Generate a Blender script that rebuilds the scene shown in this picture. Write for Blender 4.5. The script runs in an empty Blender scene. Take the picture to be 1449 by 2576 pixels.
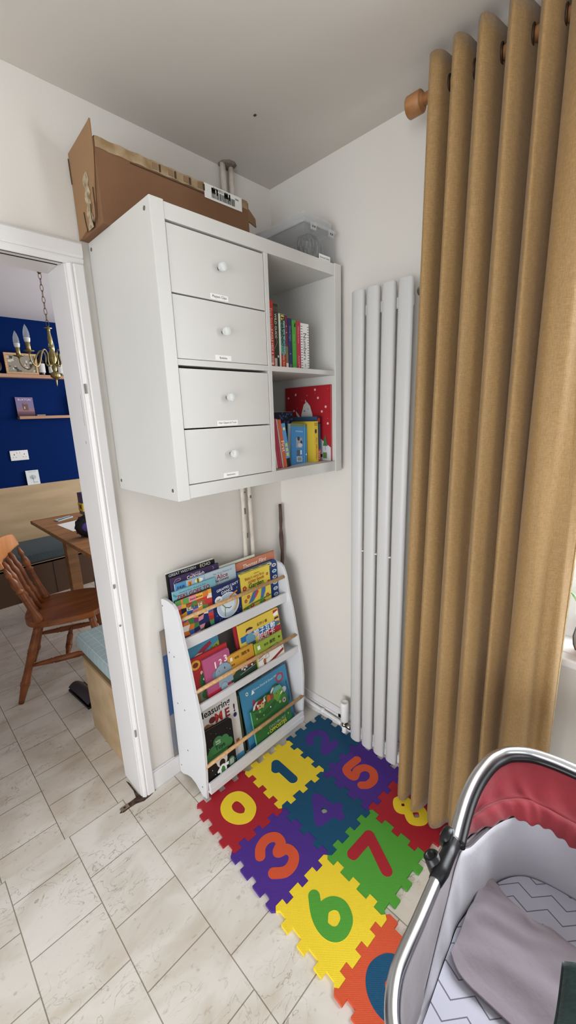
import bpy, bmesh, math, random
from mathutils import Vector, Matrix, noise
from mathutils.geometry import tessellate_polygon
C = bpy.context.scene.collection
S = bpy.context.scene
PI = math.pi
random.seed(7)

# ---------------------------------------------------------------- camera
CAM = Vector((-1.3811, -1.4195, 1.5176)); YAW, PITCH, ROLL, FPX = .7839, -.2372, -.0342, 1024.68
fw = Vector((math.cos(YAW)*math.cos(PITCH), math.sin(YAW)*math.cos(PITCH), math.sin(PITCH)))
rt0 = Vector((math.sin(YAW), -math.cos(YAW), 0)); up0 = rt0.cross(fw)
rt = rt0*math.cos(ROLL) + up0*math.sin(ROLL); up = -rt0*math.sin(ROLL) + up0*math.cos(ROLL)
cd = bpy.data.cameras.new('camera'); cam = bpy.data.objects.new('camera', cd); C.objects.link(cam)
m = Matrix((rt, up, -fw)).transposed().to_4x4(); m.translation = CAM; cam.matrix_world = m
cd.sensor_fit = 'VERTICAL'; cd.sensor_height = 36; cd.sensor_width = 36; cd.lens = 36*FPX/2576
cd.clip_start = .02; cd.clip_end = 60
S.camera = cam

# ---------------------------------------------------------------- light, world, exposure
S.view_settings.view_transform = 'Standard'; S.view_settings.look = 'None'
S.view_settings.gamma = 1; S.view_settings.use_curve_mapping = False
S.view_settings.exposure = 0.0
w = bpy.data.worlds.new('sky'); S.world = w; w.use_nodes = True
wn = w.node_tree.nodes; bg = wn['Background']; bg.inputs[0].default_value = (.80, .90, 1, 1); bg.inputs[1].default_value = 2.5

def area(name, loc, target, sx, sy, power, col):
    l = bpy.data.lights.new(name, 'AREA'); l.shape = 'RECTANGLE'; l.size = sx; l.size_y = sy; l.energy = power; l.color = col
    o = bpy.data.objects.new(name, l); C.objects.link(o); o.location = loc
    d = Vector(target)-Vector(loc); o.rotation_euler = d.to_track_quat('-Z', 'Y').to_euler(); return o
# daylight entering through the window beside the curtain, the garden door on the left, an unseen back window added for soft fill, and the dining room window
area('daylight_window', (.30, -1.75, 1.48), (-.8, -1.25, 1.0), 1.05, 1.3, 52, (.93, .97, 1))
area('daylight_garden_door', (-3.66, -1.7, 1.0), (-.7, -.9, .0), 1.9, 1.5, 43, (.97, .98, 1)).data.spread = 2.3
area('added_back_fill', (-1.9, -3.75, 1.5), (-1.5, 0, .9), 1.6, 1.3, 5, (1, .98, .95))
area('daylight_dining', (1.75, 1.65, 1.55), (-1, 1.9, .9), 1.4, 1.2, 58, (1, .97, .93))

# ---------------------------------------------------------------- colours and materials
def srgb(h):
    if isinstance(h, str):
        h = h.lstrip('#'); c = [int(h[i:i+2], 16)/255 for i in (0, 2, 4)]
    else: c = list(h)
    return tuple(x/12.92 if x <= .04045 else ((x+.055)/1.055)**2.4 for x in c)
MC = {}
def mat(name, col, rough=.6, metal=0, bump=None, bs=.2, spec=.4, var=None, **k):
    """bump=(scale, strength) noise bump; var=(colour2, scale, detail) noise colour variation"""
    if name in MC: return MC[name]
    M = bpy.data.materials.new(name); M.use_nodes = True; N = M.node_tree.nodes; L = M.node_tree.links
    p = N['Principled BSDF']; c = srgb(col)
    p.inputs['Base Color'].default_value = (*c, 1); p.inputs['Roughness'].default_value = rough
    p.inputs['Metallic'].default_value = metal; p.inputs['Specular IOR Level'].default_value = spec
    if 'trans' in k: p.inputs['Transmission Weight'].default_value = k['trans']
    if 'sheen' in k: p.inputs['Sheen Weight'].default_value = k['sheen']
    tc = None
    if bump or var: tc = N.new('ShaderNodeTexCoord')
    if var:
        n = N.new('ShaderNodeTexNoise'); n.inputs['Scale'].default_value = var[1]; n.inputs['Detail'].default_value = var[2] if len(var) > 2 else 3
        mx = N.new('ShaderNodeMix'); mx.data_type = 'RGBA'; mx.inputs[6].default_value = (*c, 1); mx.inputs[7].default_value = (*srgb(var[0]), 1)
        mp = N.new('ShaderNodeMapping'); mp.inputs['Scale'].default_value = k.get('stretch', (1, 1, 1))
        L.new(tc.outputs['Object'], mp.inputs[0]); L.new(mp.outputs[0], n.inputs['Vector'])
        cr = N.new('ShaderNodeMapRange'); cr.inputs[1].default_value = .35; cr.inputs[2].default_value = .65
        L.new(n.outputs[0], cr.inputs[0]); L.new(cr.outputs[0], mx.inputs[0]); L.new(mx.outputs[2], p.inputs['Base Color'])
    if bump:
        n2 = N.new('ShaderNodeTexNoise'); n2.inputs['Scale'].default_value = bump[0]; n2.inputs['Detail'].default_value = 4
        mp2 = N.new('ShaderNodeMapping'); mp2.inputs['Scale'].default_value = k.get('stretch', (1, 1, 1))
        L.new(tc.outputs['Object'], mp2.inputs[0]); L.new(mp2.outputs[0], n2.inputs['Vector'])
        b = N.new('ShaderNodeBump'); b.inputs['Strength'].default_value = bump[1]; b.inputs['Distance'].default_value = .01
        L.new(n2.outputs[0], b.inputs['Height']); L.new(b.outputs[0], p.inputs['Normal'])
    MC[name] = M; return M
def ink(h): return mat('print_'+h.lstrip('#').lower(), h, .55)
def glassy(name, col, a, rough=.1):
    if name in MC: return MC[name]
    M = bpy.data.materials.new(name); M.use_nodes = True; N = M.node_tree.nodes; L = M.node_tree.links
    p = N['Principled BSDF']; p.inputs['Base Color'].default_value = (*srgb(col), 1); p.inputs['Roughness'].default_value = rough
    t = N.new('ShaderNodeBsdfTransparent'); mx = N.new('ShaderNodeMixShader'); mx.inputs[0].default_value = a
    L.new(t.outputs[0], mx.inputs[1]); L.new(p.outputs[0], mx.inputs[2]); L.new(mx.outputs[0], N['Material Output'].inputs[0])
    MC[name] = M; return M

def tile_mat(name, cx, cy, size, c1, c2, mortar):
    M = bpy.data.materials.new(name); M.use_nodes = True; N = M.node_tree.nodes; L = M.node_tree.links
    p = N['Principled BSDF']; p.inputs['Roughness'].default_value = .38; p.inputs['Specular IOR Level'].default_value = .35
    tc = N.new('ShaderNodeTexCoord'); sp = N.new('ShaderNodeSeparateXYZ'); L.new(tc.outputs['Object'], sp.inputs[0])
    def add(a, v):
        q = N.new('ShaderNodeMath'); q.operation = 'ADD'; L.new(a, q.inputs[0]); q.inputs[1].default_value = v; return q.outputs[0]
    cb = N.new('ShaderNodeCombineXYZ'); L.new(add(sp.outputs[1], cy+20*size), cb.inputs[0]); L.new(add(sp.outputs[0], cx+20*size), cb.inputs[1])
    br = N.new('ShaderNodeTexBrick'); br.offset = .5; br.squash = 1
    br.inputs['Scale'].default_value = 1; br.inputs['Brick Width'].default_value = size; br.inputs['Row Height'].default_value = size
    br.inputs['Mortar Size'].default_value = .0016; br.inputs['Mortar Smooth'].default_value = .2; br.inputs['Bias'].default_value = 0
    br.inputs['Color1'].default_value = (*srgb(c1), 1); br.inputs['Color2'].default_value = (*srgb(c2), 1); br.inputs['Mortar'].default_value = (*srgb(mortar), 1)
    L.new(cb.outputs[0], br.inputs[0])
    def nz(scale, detail, dist):
        n = N.new('ShaderNodeTexNoise'); n.inputs['Scale'].default_value = scale; n.inputs['Detail'].default_value = detail; n.inputs['Distortion'].default_value = dist
        mp = N.new('ShaderNodeMapping'); mp.inputs['Scale'].default_value = (1, 1.7, 1); mp.inputs['Rotation'].default_value = (0, 0, .5)
        L.new(tc.outputs['Object'], mp.inputs[0]); L.new(mp.outputs[0], n.inputs['Vector']); return n.outputs[0]
    def rng(a, lo, hi, o0, o1):
        r = N.new('ShaderNodeMapRange'); L.new(a, r.inputs[0])
        for i, v in enumerate((lo, hi, o0, o1)): r.inputs[i+1].default_value = v
        return r.outputs[0]
    def mul(col, fac, c):
        mx = N.new('ShaderNodeMix'); mx.data_type = 'RGBA'; mx.blend_type = 'MULTIPLY'; L.new(fac, mx.inputs[0]); L.new(col, mx.inputs[6]); mx.inputs[7].default_value = (*srgb(c), 1); return mx.outputs[2]
    col = mul(br.outputs[0], rng(nz(5, 5, .6), .4, .68, 0, .6), '#d8cdbd')
    v = nz(9, 6, 1.6); ab = N.new('ShaderNodeMath'); ab.operation = 'SUBTRACT'; L.new(v, ab.inputs[0]); ab.inputs[1].default_value = .5
    a2 = N.new('ShaderNodeMath'); a2.operation = 'ABSOLUTE'; L.new(ab.outputs[0], a2.inputs[0])
    patch = N.new('ShaderNodeMath'); patch.operation = 'MULTIPLY'; L.new(rng(a2.outputs[0], 0, .012, .75, 0), patch.inputs[0]); L.new(rng(nz(3.3, 2, 0), .48, .62, 0, 1), patch.inputs[1])
    col = mul(col, patch.outputs[0], '#a8998a')
    col = mul(col, rng(nz(38, 5, .3), .62, .74, 0, .45), '#b3a594')
    L.new(col, p.inputs['Base Color'])
    b = N.new('ShaderNodeBump'); b.invert = True; b.inputs['Strength'].default_value = .6; b.inputs['Distance'].default_value = .003
    L.new(br.outputs['Fac'], b.inputs['Height']); L.new(b.outputs[0], p.inputs['Normal'])
    return M

def foam(name, col):
    if name in MC: return MC[name]
    M = mat(name, col, .62, spec=.3); N = M.node_tree.nodes; L = M.node_tree.links
    tc = N.new('ShaderNodeTexCoord'); mp = N.new('ShaderNodeMapping'); mp.inputs['Rotation'].default_value = (0, 0, PI/4); L.new(tc.outputs['Object'], mp.inputs[0])
    v = N.new('ShaderNodeTexVoronoi'); v.voronoi_dimensions = '2D'; v.inputs['Scale'].default_value = 260; v.inputs['Randomness'].default_value = .08
    L.new(mp.outputs[0], v.inputs['Vector'])
    b = N.new('ShaderNodeBump'); b.inputs['Strength'].default_value = .55; b.inputs['Distance'].default_value = .0012; b.invert = True
    L.new(v.outputs['Distance'], b.inputs['Height']); L.new(b.outputs[0], N['Principled BSDF'].inputs['Normal']); return M

def weave(name, col, col2, scale=420, bs=.5):
    M = mat(name, col, .6, spec=.4, sheen=.15); N = M.node_tree.nodes; L = M.node_tree.links; p = N['Principled BSDF']
    tc = N.new('ShaderNodeTexCoord')
    def nz(sc, st):
        mp = N.new('ShaderNodeMapping'); mp.inputs['Scale'].default_value = st; L.new(tc.outputs['Object'], mp.inputs[0])
        n = N.new('ShaderNodeTexNoise'); n.inputs['Scale'].default_value = sc; n.inputs['Detail'].default_value = 2; L.new(mp.outputs[0], n.inputs['Vector']); return n.outputs[0]
    a = nz(scale, (1, 1, .12)); b_ = nz(scale, (.1, .1, 1.2))
    s = N.new('ShaderNodeMath'); s.operation = 'ADD'; L.new(a, s.inputs[0]); L.new(b_, s.inputs[1])
    r = N.new('ShaderNodeMapRange'); L.new(s.outputs[0], r.inputs[0]); r.inputs[1].default_value = .75; r.inputs[2].default_value = 1.25
    mx = N.new('ShaderNodeMix'); mx.data_type = 'RGBA'; L.new(r.outputs[0], mx.inputs[0]); mx.inputs[6].default_value = (*srgb(col), 1); mx.inputs[7].default_value = (*srgb(col2), 1)
    L.new(mx.outputs[2], p.inputs['Base Color'])
    bm_ = N.new('ShaderNodeBump'); bm_.inputs['Strength'].default_value = bs; bm_.inputs['Distance'].default_value = .002
    L.new(s.outputs[0], bm_.inputs['Height']); L.new(bm_.outputs[0], p.inputs['Normal']); return M

def wood(name, c1, c2, scale=6, stretch=(1, 1, 12), rough=.45):
    return mat(name, c1, rough, var=(c2, scale, 5), stretch=stretch, bump=(scale*3, .08))

def zigzag_mat(name, col, line, period=.052, amp=.022, wl=.075):
    M = mat(name, col, .8, spec=.2); N = M.node_tree.nodes; L = M.node_tree.links; p = N['Principled BSDF']
    tc = N.new('ShaderNodeTexCoord'); sp = N.new('ShaderNodeSeparateXYZ'); L.new(tc.outputs['Object'], sp.inputs[0])
    def mth(op, a, b=None):
        q = N.new('ShaderNodeMath'); q.operation = op
        for i, v in enumerate((a, b)):
            if v is None: continue
            if isinstance(v, (int, float)): q.inputs[i].default_value = v
            else: L.new(v, q.inputs[i])
        return q.outputs[0]
    tri = mth('PINGPONG', sp.outputs[1], wl/2)
    u = mth('ADD', sp.outputs[0], mth('MULTIPLY', tri, 2*amp/(wl/2)))
    u = mth('ADD', u, mth('MULTIPLY', sp.outputs[1], .35))
    fr = mth('PINGPONG', u, period/2)
    r = mth('LESS_THAN', fr, .0013)
    mx = N.new('ShaderNodeMix'); mx.data_type = 'RGBA'; L.new(r, mx.inputs[0]); mx.inputs[6].default_value = (*srgb(col), 1); mx.inputs[7].default_value = (*srgb(line), 1)
    L.new(mx.outputs[2], p.inputs['Base Color']); return M

WALL = mat('painted_plaster_wall', '#d9d4cd', .75, bump=(60, .05), spec=.25)
CEIL = mat('painted_ceiling', '#cbc5bd', .85, bump=(40, .05), spec=.15)
GLOSSW = mat('white_gloss_paint', '#dcd9d8', .38, bump=(12, .03), spec=.5)
CABW = mat('white_laminate', '#cbc9c4', .42)
SHW = mat('white_painted_board', '#d6d6d8', .45)
RADW = mat('white_radiator_enamel', '#c6c5c4', .4)
PLAST = mat('white_plastic', '#e4e2df', .4)
BLUEW = mat('navy_wall_paint', '#021f55', .8, bump=(60, .05), spec=.08)
BLK = mat('black_plastic', '#101013', .35)
SILV = mat('brushed_aluminium', '#c9ccd0', .28, 1)
CHROME = mat('chrome', '#b9b2a6', .2, 1)
BRASS = mat('antique_brass', '#a09264', .33, 1)
DOWEL = wood('pale_dowel_wood', '#cda678', '#b98f5f', 8, (12, 12, 12))
PLY = mat('birch_plywood', '#b89d7c', .6, var=('#a8906c', 2.2, 6), stretch=(1, 4, 6))
TABLEW = wood('oak_table_wood', '#a37548', '#875d38', 3, (1, 8, 8), .5)
CHAIRW = wood('orange_pine_wood', '#99592f', '#743f22', 4, (1, 6, 6), .35)
PAGES = mat('book_pages', '#d8d2c4', .8)
CARD = mat('brown_cardboard', '#7f5c41', .85, bump=(50, .1), var=('#755238', 4, 3))
CARDL = mat('brown_cardboard_light', '#92704f', .8, bump=(50, .1))
TAPE = mat('parcel_tape', '#b09a7c', .3, var=('#8e7350', 30, 4))
INKK = mat('black_print', '#17151a', .6)
WHT = mat('white_paper', '#eceae6', .6)
DARK = mat('dark_gap', '#2b241f', .9)

# ---------------------------------------------------------------- mesh helpers
class MB:
    def __init__(s): s.v = []; s.f = []; s.m = []; s.mats = []; s.sm = []
    def mi(s, mt):
        if mt not in s.mats: s.mats.append(mt)
        return s.mats.index(mt)
    def add(s, vs, fs, mt, smooth=False):
        o = len(s.v); s.v += [tuple(x) for x in vs]; k = s.mi(mt)
        for f in fs: s.f.append(tuple(i+o for i in f)); s.m.append(k); s.sm.append(smooth)
        return s
    def box(s, x0, x1, y0, y1, z0, z1, mt, M=None):
        vs = [Vector(p) for p in ((x0, y0, z0), (x1, y0, z0), (x1, y1, z0), (x0, y1, z0), (x0, y0, z1), (x1, y0, z1), (x1, y1, z1), (x0, y1, z1))]
        if M: vs = [M @ p for p in vs]
        return s.add(vs, [(0, 3, 2, 1), (4, 5, 6, 7), (0, 1, 5, 4), (1, 2, 6, 5), (2, 3, 7, 6), (3, 0, 4, 7)], mt)
    def tube(s, pts, r, mt, n=12, closed=False, caps=True):
        pts = [Vector(p) for p in pts]; rs = r if isinstance(r, (list, tuple)) else [r]*len(pts)
        K = len(pts); vs = []; prev = None
        for i, p in enumerate(pts):
            if closed: t = pts[(i+1) % K]-pts[(i-1) % K]
            else: t = pts[min(i+1, K-1)]-pts[max(i-1, 0)]
            t = t.normalized() if t.length > 1e-9 else Vector((0, 0, 1))
            if prev is None: a = t.orthogonal().normalized()
            else:
                a = prev-t*prev.dot(t); a = a.normalized() if a.length > 1e-6 else t.orthogonal().normalized()
            prev = a; b = t.cross(a)
            for k in range(n):
                th = 2*PI*k/n; vs.append(p+(a*math.cos(th)+b*math.sin(th))*rs[i])
        fs = []
        for i in range(K if closed else K-1):
            j = (i+1) % K
            for k in range(n): fs.append((i*n+k, i*n+(k+1) % n, j*n+(k+1) % n, j*n+k))
        if caps and not closed: fs.append(tuple(range(n-1, -1, -1))); fs.append(tuple((K-1)*n+k for k in range(n)))
        return s.add(vs, fs, mt, True)
    def lathe(s, prof, p0, ax, mt, n=20):
        """prof = [(r, t)] with t metres along ax from p0"""
        ax = Vector(ax).normalized(); p0 = Vector(p0)
        return s.tube_exact([(p0+ax*t, r) for r, t in prof], ax, mt, n)
    def tube_exact(s, pr, ax, mt, n):
        a = ax.orthogonal().normalized(); b = ax.cross(a); vs = []
        for p, r in pr:
            for k in range(n):
                th = 2*PI*k/n; vs.append(p+(a*math.cos(th)+b*math.sin(th))*max(r, 1e-5))
        K = len(pr); fs = []
        for i in range(K-1):
            for k in range(n): fs.append((i*n+k, i*n+(k+1) % n, (i+1)*n+(k+1) % n, (i+1)*n+k))
        fs.append(tuple(range(n-1, -1, -1))); fs.append(tuple((K-1)*n+k for k in range(n)))
        return s.add(vs, fs, mt, True)
    def grid(s, fn, nu, nv, mt, smooth=True, wrap=False):
        vs = [fn(i/(nu-(0 if wrap else 1)), j/(nv-1)) for j in range(nv) for i in range(nu)]; fs = []
        for j in range(nv-1):
            for i in range(nu if wrap else nu-1): fs.append((j*nu+i, j*nu+(i+1) % nu, (j+1)*nu+(i+1) % nu, (j+1)*nu+i))
        return s.add(vs, fs, mt, smooth)
    def prism(s, loops, o, U, V, N, t0, t1, mt, side=None):
        """loops: list of 2D polylines (outline + holes); extruded from t0 to t1 along N"""
        o, U, V, N = Vector(o), Vector(U), Vector(V), Vector(N)
        tri = tessellate_polygon([[Vector((x, y, 0)) for x, y in l] for l in loops])
        flat = [p for l in loops for p in l]; n = len(flat)
        P = lambda p, t: o+U*p[0]+V*p[1]+N*t
        s.add([P(p, t1) for p in flat], [tuple(t) for t in tri], mt)
        if t0 is not None:
            vs = [P(p, t0) for p in flat]+[P(p, t1) for p in flat]; fs = [tuple(reversed(t)) for t in tri]; k = 0
            for l in loops:
                L = len(l)
                for i in range(L): a = k+i; b = k+(i+1) % L; fs.append((a, b, n+b, n+a))
                k += L
            s.add(vs, fs, side or mt)
        return s
    def build(s, name, parent=None, bevel=0, solid=0, sub=0, segs=2, origin=None, weld=False):
        me = bpy.data.meshes.new(name)
        vs = s.v
        if origin is not None: ov = Vector(origin); vs = [tuple(Vector(p)-ov) for p in s.v]
        me.from_pydata(vs, [], s.f)
        for mt in s.mats: me.materials.append(mt)
        me.polygons.foreach_set('material_index', s.m); me.polygons.foreach_set('use_smooth', s.sm)
        me.update()
        bm = bmesh.new(); bm.from_mesh(me)
        if weld: bmesh.ops.remove_doubles(bm, verts=bm.verts, dist=1e-5)
        bmesh.ops.recalc_face_normals(bm, faces=bm.faces) if weld or not any(s.sm) else None
        bm.to_mesh(me); bm.free()
        o = bpy.data.objects.new(name, me); C.objects.link(o)
        if origin is not None: o.location = origin
        if parent is not None: o.parent = parent; 
        if parent is not None and origin is None:
            o.matrix_parent_inverse = parent_inv(parent)
        elif parent is not None: o.matrix_parent_inverse = parent_inv(parent)
        if sub:
            d = o.modifiers.new('s', 'SUBSURF'); d.levels = sub; d.render_levels = sub
        if solid:
            d = o.modifiers.new('t', 'SOLIDIFY'); d.thickness = solid; d.offset = 0
        if bevel:
            d = o.modifiers.new('b', 'BEVEL'); d.width = bevel; d.segments = segs; d.limit_method = 'ANGLE'; d.angle_limit = .7; d.harden_normals = False
        return o
WM = {}
def parent_inv(p): return WM.get(p.name, Matrix()).inverted()

def thing(name, label, cat, loc=(0, 0, 0), group=None):
    o = bpy.data.objects.new(name, None); C.objects.link(o); o.location = loc; o.empty_display_size = .05
    WM[o.name] = Matrix.Translation(Vector(loc))
    o['label'] = label; o['category'] = cat
    if group: o['group'] = group
    return o
def tag(o, label, cat, group=None, kind=None):
    o['label'] = label; o['category'] = cat
    if group: o['group'] = group
    if kind: o['kind'] = kind
    return o
def struct(o, label=None):
    o['kind'] = 'structure'
    if label: o['label'] = label
    return o

TXT = {}
def text2d(st, bold=0):
    k = (st, bold)
    if k in TXT: return TXT[k]
    c = bpy.data.curves.new('t', 'FONT'); c.body = st; c.offset = bold; c.resolution_u = 3; c.align_x = 'CENTER'
    o = bpy.data.objects.new('t', c); C.objects.link(o); dg = bpy.context.evaluated_depsgraph_get()
    me = bpy.data.meshes.new_from_object(o.evaluated_get(dg))
    vs = [(v.co.x, v.co.y) for v in me.vertices]; fs = [tuple(p.vertices) for p in me.polygons]
    bpy.data.objects.remove(o); bpy.data.curves.remove(c); bpy.data.meshes.remove(me)
    if vs:
        x0 = min(v[0] for v in vs); x1 = max(v[0] for v in vs); y0 = min(v[1] for v in vs); y1 = max(v[1] for v in vs)
    else: x0 = x1 = y0 = y1 = 0
    TXT[k] = ([(x-(x0+x1)/2, y-(y0+y1)/2) for x, y in vs], fs, max(x1-x0, 1e-4), max(y1-y0, 1e-4)); return TXT[k]

class Art:
    """flat printed art in a surface frame, unit square scaled by w,h"""
    def __init__(s, mb, o, U, V, w, h, step=.00013, clip=True):
        s.mb = mb; s.o = Vector(o); s.U = Vector(U).normalized(); s.V = Vector(V).normalized(); s.N = s.U.cross(s.V); s.w = w; s.h = h; s.d = .0002; s.step = step
    def P(s, x, y): return s.o+s.U*(x*s.w)+s.V*(y*s.h)+s.N*s.d
    def _tri(s, pts, mt):
        pts = [(x, y) for x, y in pts]
        tri = tessellate_polygon([[Vector((x*s.w, y*s.h, 0)) for x, y in pts]])
        s.mb.add([s.P(*p) for p in pts], [tuple(t) for t in tri], mt); s.d += s.step
    def poly(s, pts, c): s._tri([(min(max(x, 0), 1), min(max(y, 0), 1)) for x, y in pts], ink(c)); return s
    def rect(s, x0, y0, x1, y1, c): return s.poly([(x0, y0), (x1, y0), (x1, y1), (x0, y1)], c)
    def ell(s, cx, cy, rx, ry, c, n=22, a0=0, a1=2*PI):
        return s.poly([(cx+rx*math.cos(a0+(a1-a0)*i/n), cy+ry*math.sin(a0+(a1-a0)*i/n)) for i in range(n)], c)
    def stroke(s, pts, wd, c, closed=False):
        P = [Vector((x*s.w, y*s.h)) for x, y in pts]; r = wd/2; mt = ink(c) if isinstance(c, str) else c
        K = len(P)
        for i in range(K if closed else K-1):
            a, b = P[i], P[(i+1) % K]; d = b-a
            if d.length < 1e-6: continue
            n = Vector((-d.y, d.x)).normalized()*r
            q = [a+n, a-n, b-n, b+n]
            s.mb.add([s.o+s.U*p.x+s.V*p.y+s.N*s.d for p in q], [(0, 1, 2, 3)], mt); s.d += 6e-6
        for a in P:
            q = [a+Vector((math.cos(t*PI/6), math.sin(t*PI/6)))*r for t in range(12)]
            s.mb.add([s.o+s.U*p.x+s.V*p.y+s.N*s.d for p in q], [tuple(range(12))], mt); s.d += 6e-6
        s.d += s.step; return s
    def text(s, st, cx, cy, width, c, bold=.01, maxh=None, rot=0, shear=0):
        vs, fs, W, H = text2d(st, round(bold*.6, 4)); k = width*s.w/W
        if maxh and k*H > maxh*s.h: k = maxh*s.h/H
        co, si = math.cos(rot), math.sin(rot)
        out = []
        for x, y in vs:
            x, y = k*(x+shear*y), k*y; x, y = co*x-si*y, si*x+co*y
            out.append(s.o+s.U*(cx*s.w+x)+s.V*(cy*s.h+y)+s.N*s.d)
        s.mb.add(out, fs, ink(c)); s.d += s.step; return s
    def dots(s, n, c, r, seed, box=(0.05, .05, .95, .95)):
        R = random.Random(seed)
        for _ in range(n):
            x = R.uniform(box[0], box[2]); y = R.uniform(box[1], box[3]); q = r*R.uniform(.6, 1.2)
            s.ell(x, y, q/s.w, q/s.h, c, 8); s.d -= s.step
        s.d += s.step; return s

def circ(cx, cy, r, n=24, ry=None): return [(cx+r*math.cos(2*PI*i/n), cy+(ry or r)*math.sin(2*PI*i/n)) for i in range(n)]

# ================================================================ THE ROOM
H = 2.4323
FL = tile_mat('travertine_floor_tiles', .93, -.0425, .205, '#e2ddd6', '#d9d3ca', '#978d7e')
FL2 = tile_mat('travertine_floor_tiles_dining', .95, -.04, .2, '#ddd6cc', '#d4ccc1', '#8d8373')
struct(MB().box(-3.4, .12, -3.6, .045, -.08, 0, FL).build('floor'), 'pale stone tile floor of the room')
struct(MB().box(-3.4, 1.6, .045, 3.1, -.08, 0, FL2).build('floor_dining'), 'stone tile floor of the dining room beyond the doorway')
struct(MB().box(-3.4, .12, -3.6, 0, H, H+.1, CEIL).build('ceiling'), 'plain ceiling')
mk = MB()   # small marks in the ceiling paint
for x, y in ((-.335, -.29), (-.85, -.75)): mk.box(x-.004, x+.003, y-.005, y+.004, H-.002, H+.001, mat('grey_scuff', '#4a443f', .8))
cm = mk.build('trim_1'); struct(cm, 'small dark marks on the ceiling')
struct(MB().box(-3.4, 1.6, .15, 3.1, 2.43, 2.53, mat('dining_ceiling', '#dedae0', .85)).build('ceiling_dining'), 'ceiling of the dining room')
# doorway wall (y 0..0.15), opening x -1.63..-0.872, z 0..1.97
wb = MB(); wb.box(-.862, .12, 0, .15, 0, H, WALL); wb.box(-1.63, -.862, 0, .15, 1.992, H, WALL); wb.box(-3.4, -1.63, 0, .15, 0, H, WALL)
struct(wb.build('wall_back'), 'white wall with the doorway')
# window wall (x 0..0.22), window opening y -2.5..-1.185, z .78..2.12
YW0, YW1, ZW0, ZW1 = -2.52, -1.19, .775, 2.12
wr = MB(); wr.box(0, .22, YW1, 0, 0, H, WALL); wr.box(0, .22, YW0, YW1, 0, ZW0-.012, WALL); wr.box(0, .22, YW0, YW1, ZW1, H, WALL); wr.box(0, .22, -3.6, YW0, 0, H, WALL)
struct(wr.build('wall_right'), 'white wall behind the radiator and curtain')
wl = MB(); wl.box(-3.6, -3.4, -3.7, -2.7, 0, H, WALL); wl.box(-3.6, -3.4, -.7, .15, 0, H, WALL); wl.box(-3.6, -3.4, -2.7, -.7, 2.15, H, WALL)
struct(wl.build('wall_left'), 'wall with the garden door')
wf = MB(); wf.box(-3.4, -2.7, -3.7, -3.6, 0, H, WALL); wf.box(-1.1, .22, -3.7, -3.6, 0, H, WALL); wf.box(-2.7, -1.1, -3.7, -3.6, 0, .85, WALL); wf.box(-2.7, -1.1, -3.7, -3.6, 2.15, H, WALL)
struct(wf.build('wall_front'), 'wall behind the camera')
struct(MB().box(-3.4, 1.6, 3.08, 3.2, 0, 2.53, BLUEW).build('wall_far'), 'navy blue wall of the dining room')
wd = MB(); wd.box(1.5, 1.65, .15, .9, 0, 2.43, WALL); wd.box(1.5, 1.65, 2.4, 3.1, 0, 2.43, WALL); wd.box(1.5, 1.65, .9, 2.4, 0, .9, WALL); wd.box(1.5, 1.65, .9, 2.4, 2.15, 2.43, WALL)
struct(wd.build('wall_dining_right'), 'side wall of the dining room with a window')
struct(MB().box(-3.55, -3.4, .15, 3.1, 0, 2.43, WALL).build('wall_dining_left'), 'far side wall of the dining room')
GLASS = glassy('window_glass', '#ffffff', .06, .02)
def window(name, label, x, ya, yb, za, zb, axis='x', mull=1, sgn=1):
    w_ = MB(); e = bpy.data.objects.new(name, None); C.objects.link(e); e['kind'] = 'structure'; e['label'] = label
    def bar(a, b, c, d, t=.05):
        if axis == 'x': w_.box(x-t/2, x+t/2, a, b, c, d, GLOSSW)
        else: w_.box(a, b, x-t/2, x+t/2, c, d, GLOSSW)
    bar(ya, ya+.055, za, zb); bar(yb-.055, yb, za, zb); bar(ya+.055, yb-.055, za, za+.055); bar(ya+.055, yb-.055, zb-.055, zb)
    for k in range(mull): c = ya+(yb-ya)*(k+1)/(mull+1); bar(c-.03, c+.03, za+.055, zb-.055)
    w_.build('window_frame', e, bevel=.004)
    g = MB()
    if axis == 'x': g.box(x-.003, x+.003, ya+.055, yb-.055, za+.055, zb-.055, GLASS)
    else: g.box(ya+.055, yb-.055, x-.003, x+.003, za+.055, zb-.055, GLASS)
    g.build('window_pane', e); return e
W1 = window('window_1', 'white framed window beside the mustard curtain', .13, YW0, YW1, ZW0, ZW1)
sl = MB(); sl.box(-.042, 0, YW0-.03, YW1+.05, ZW0-.028, ZW0, GLOSSW); sl.box(0, .106, YW0+.001, YW1-.001, ZW0-.0119, ZW0, GLOSSW)
sl.build('window_sill', W1, bevel=.01, segs=3)
window('window_2', 'unseen window behind the camera, added for fill light', -3.65, -2.7, -1.1, .85, 2.15, 'y')
window('window_3', 'dining room window', 1.6, .9, 2.4, .9, 2.15)
window('door_2', 'glazed garden door in the left wall', -3.5, -2.7, -.7, 0, 2.15)

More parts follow.
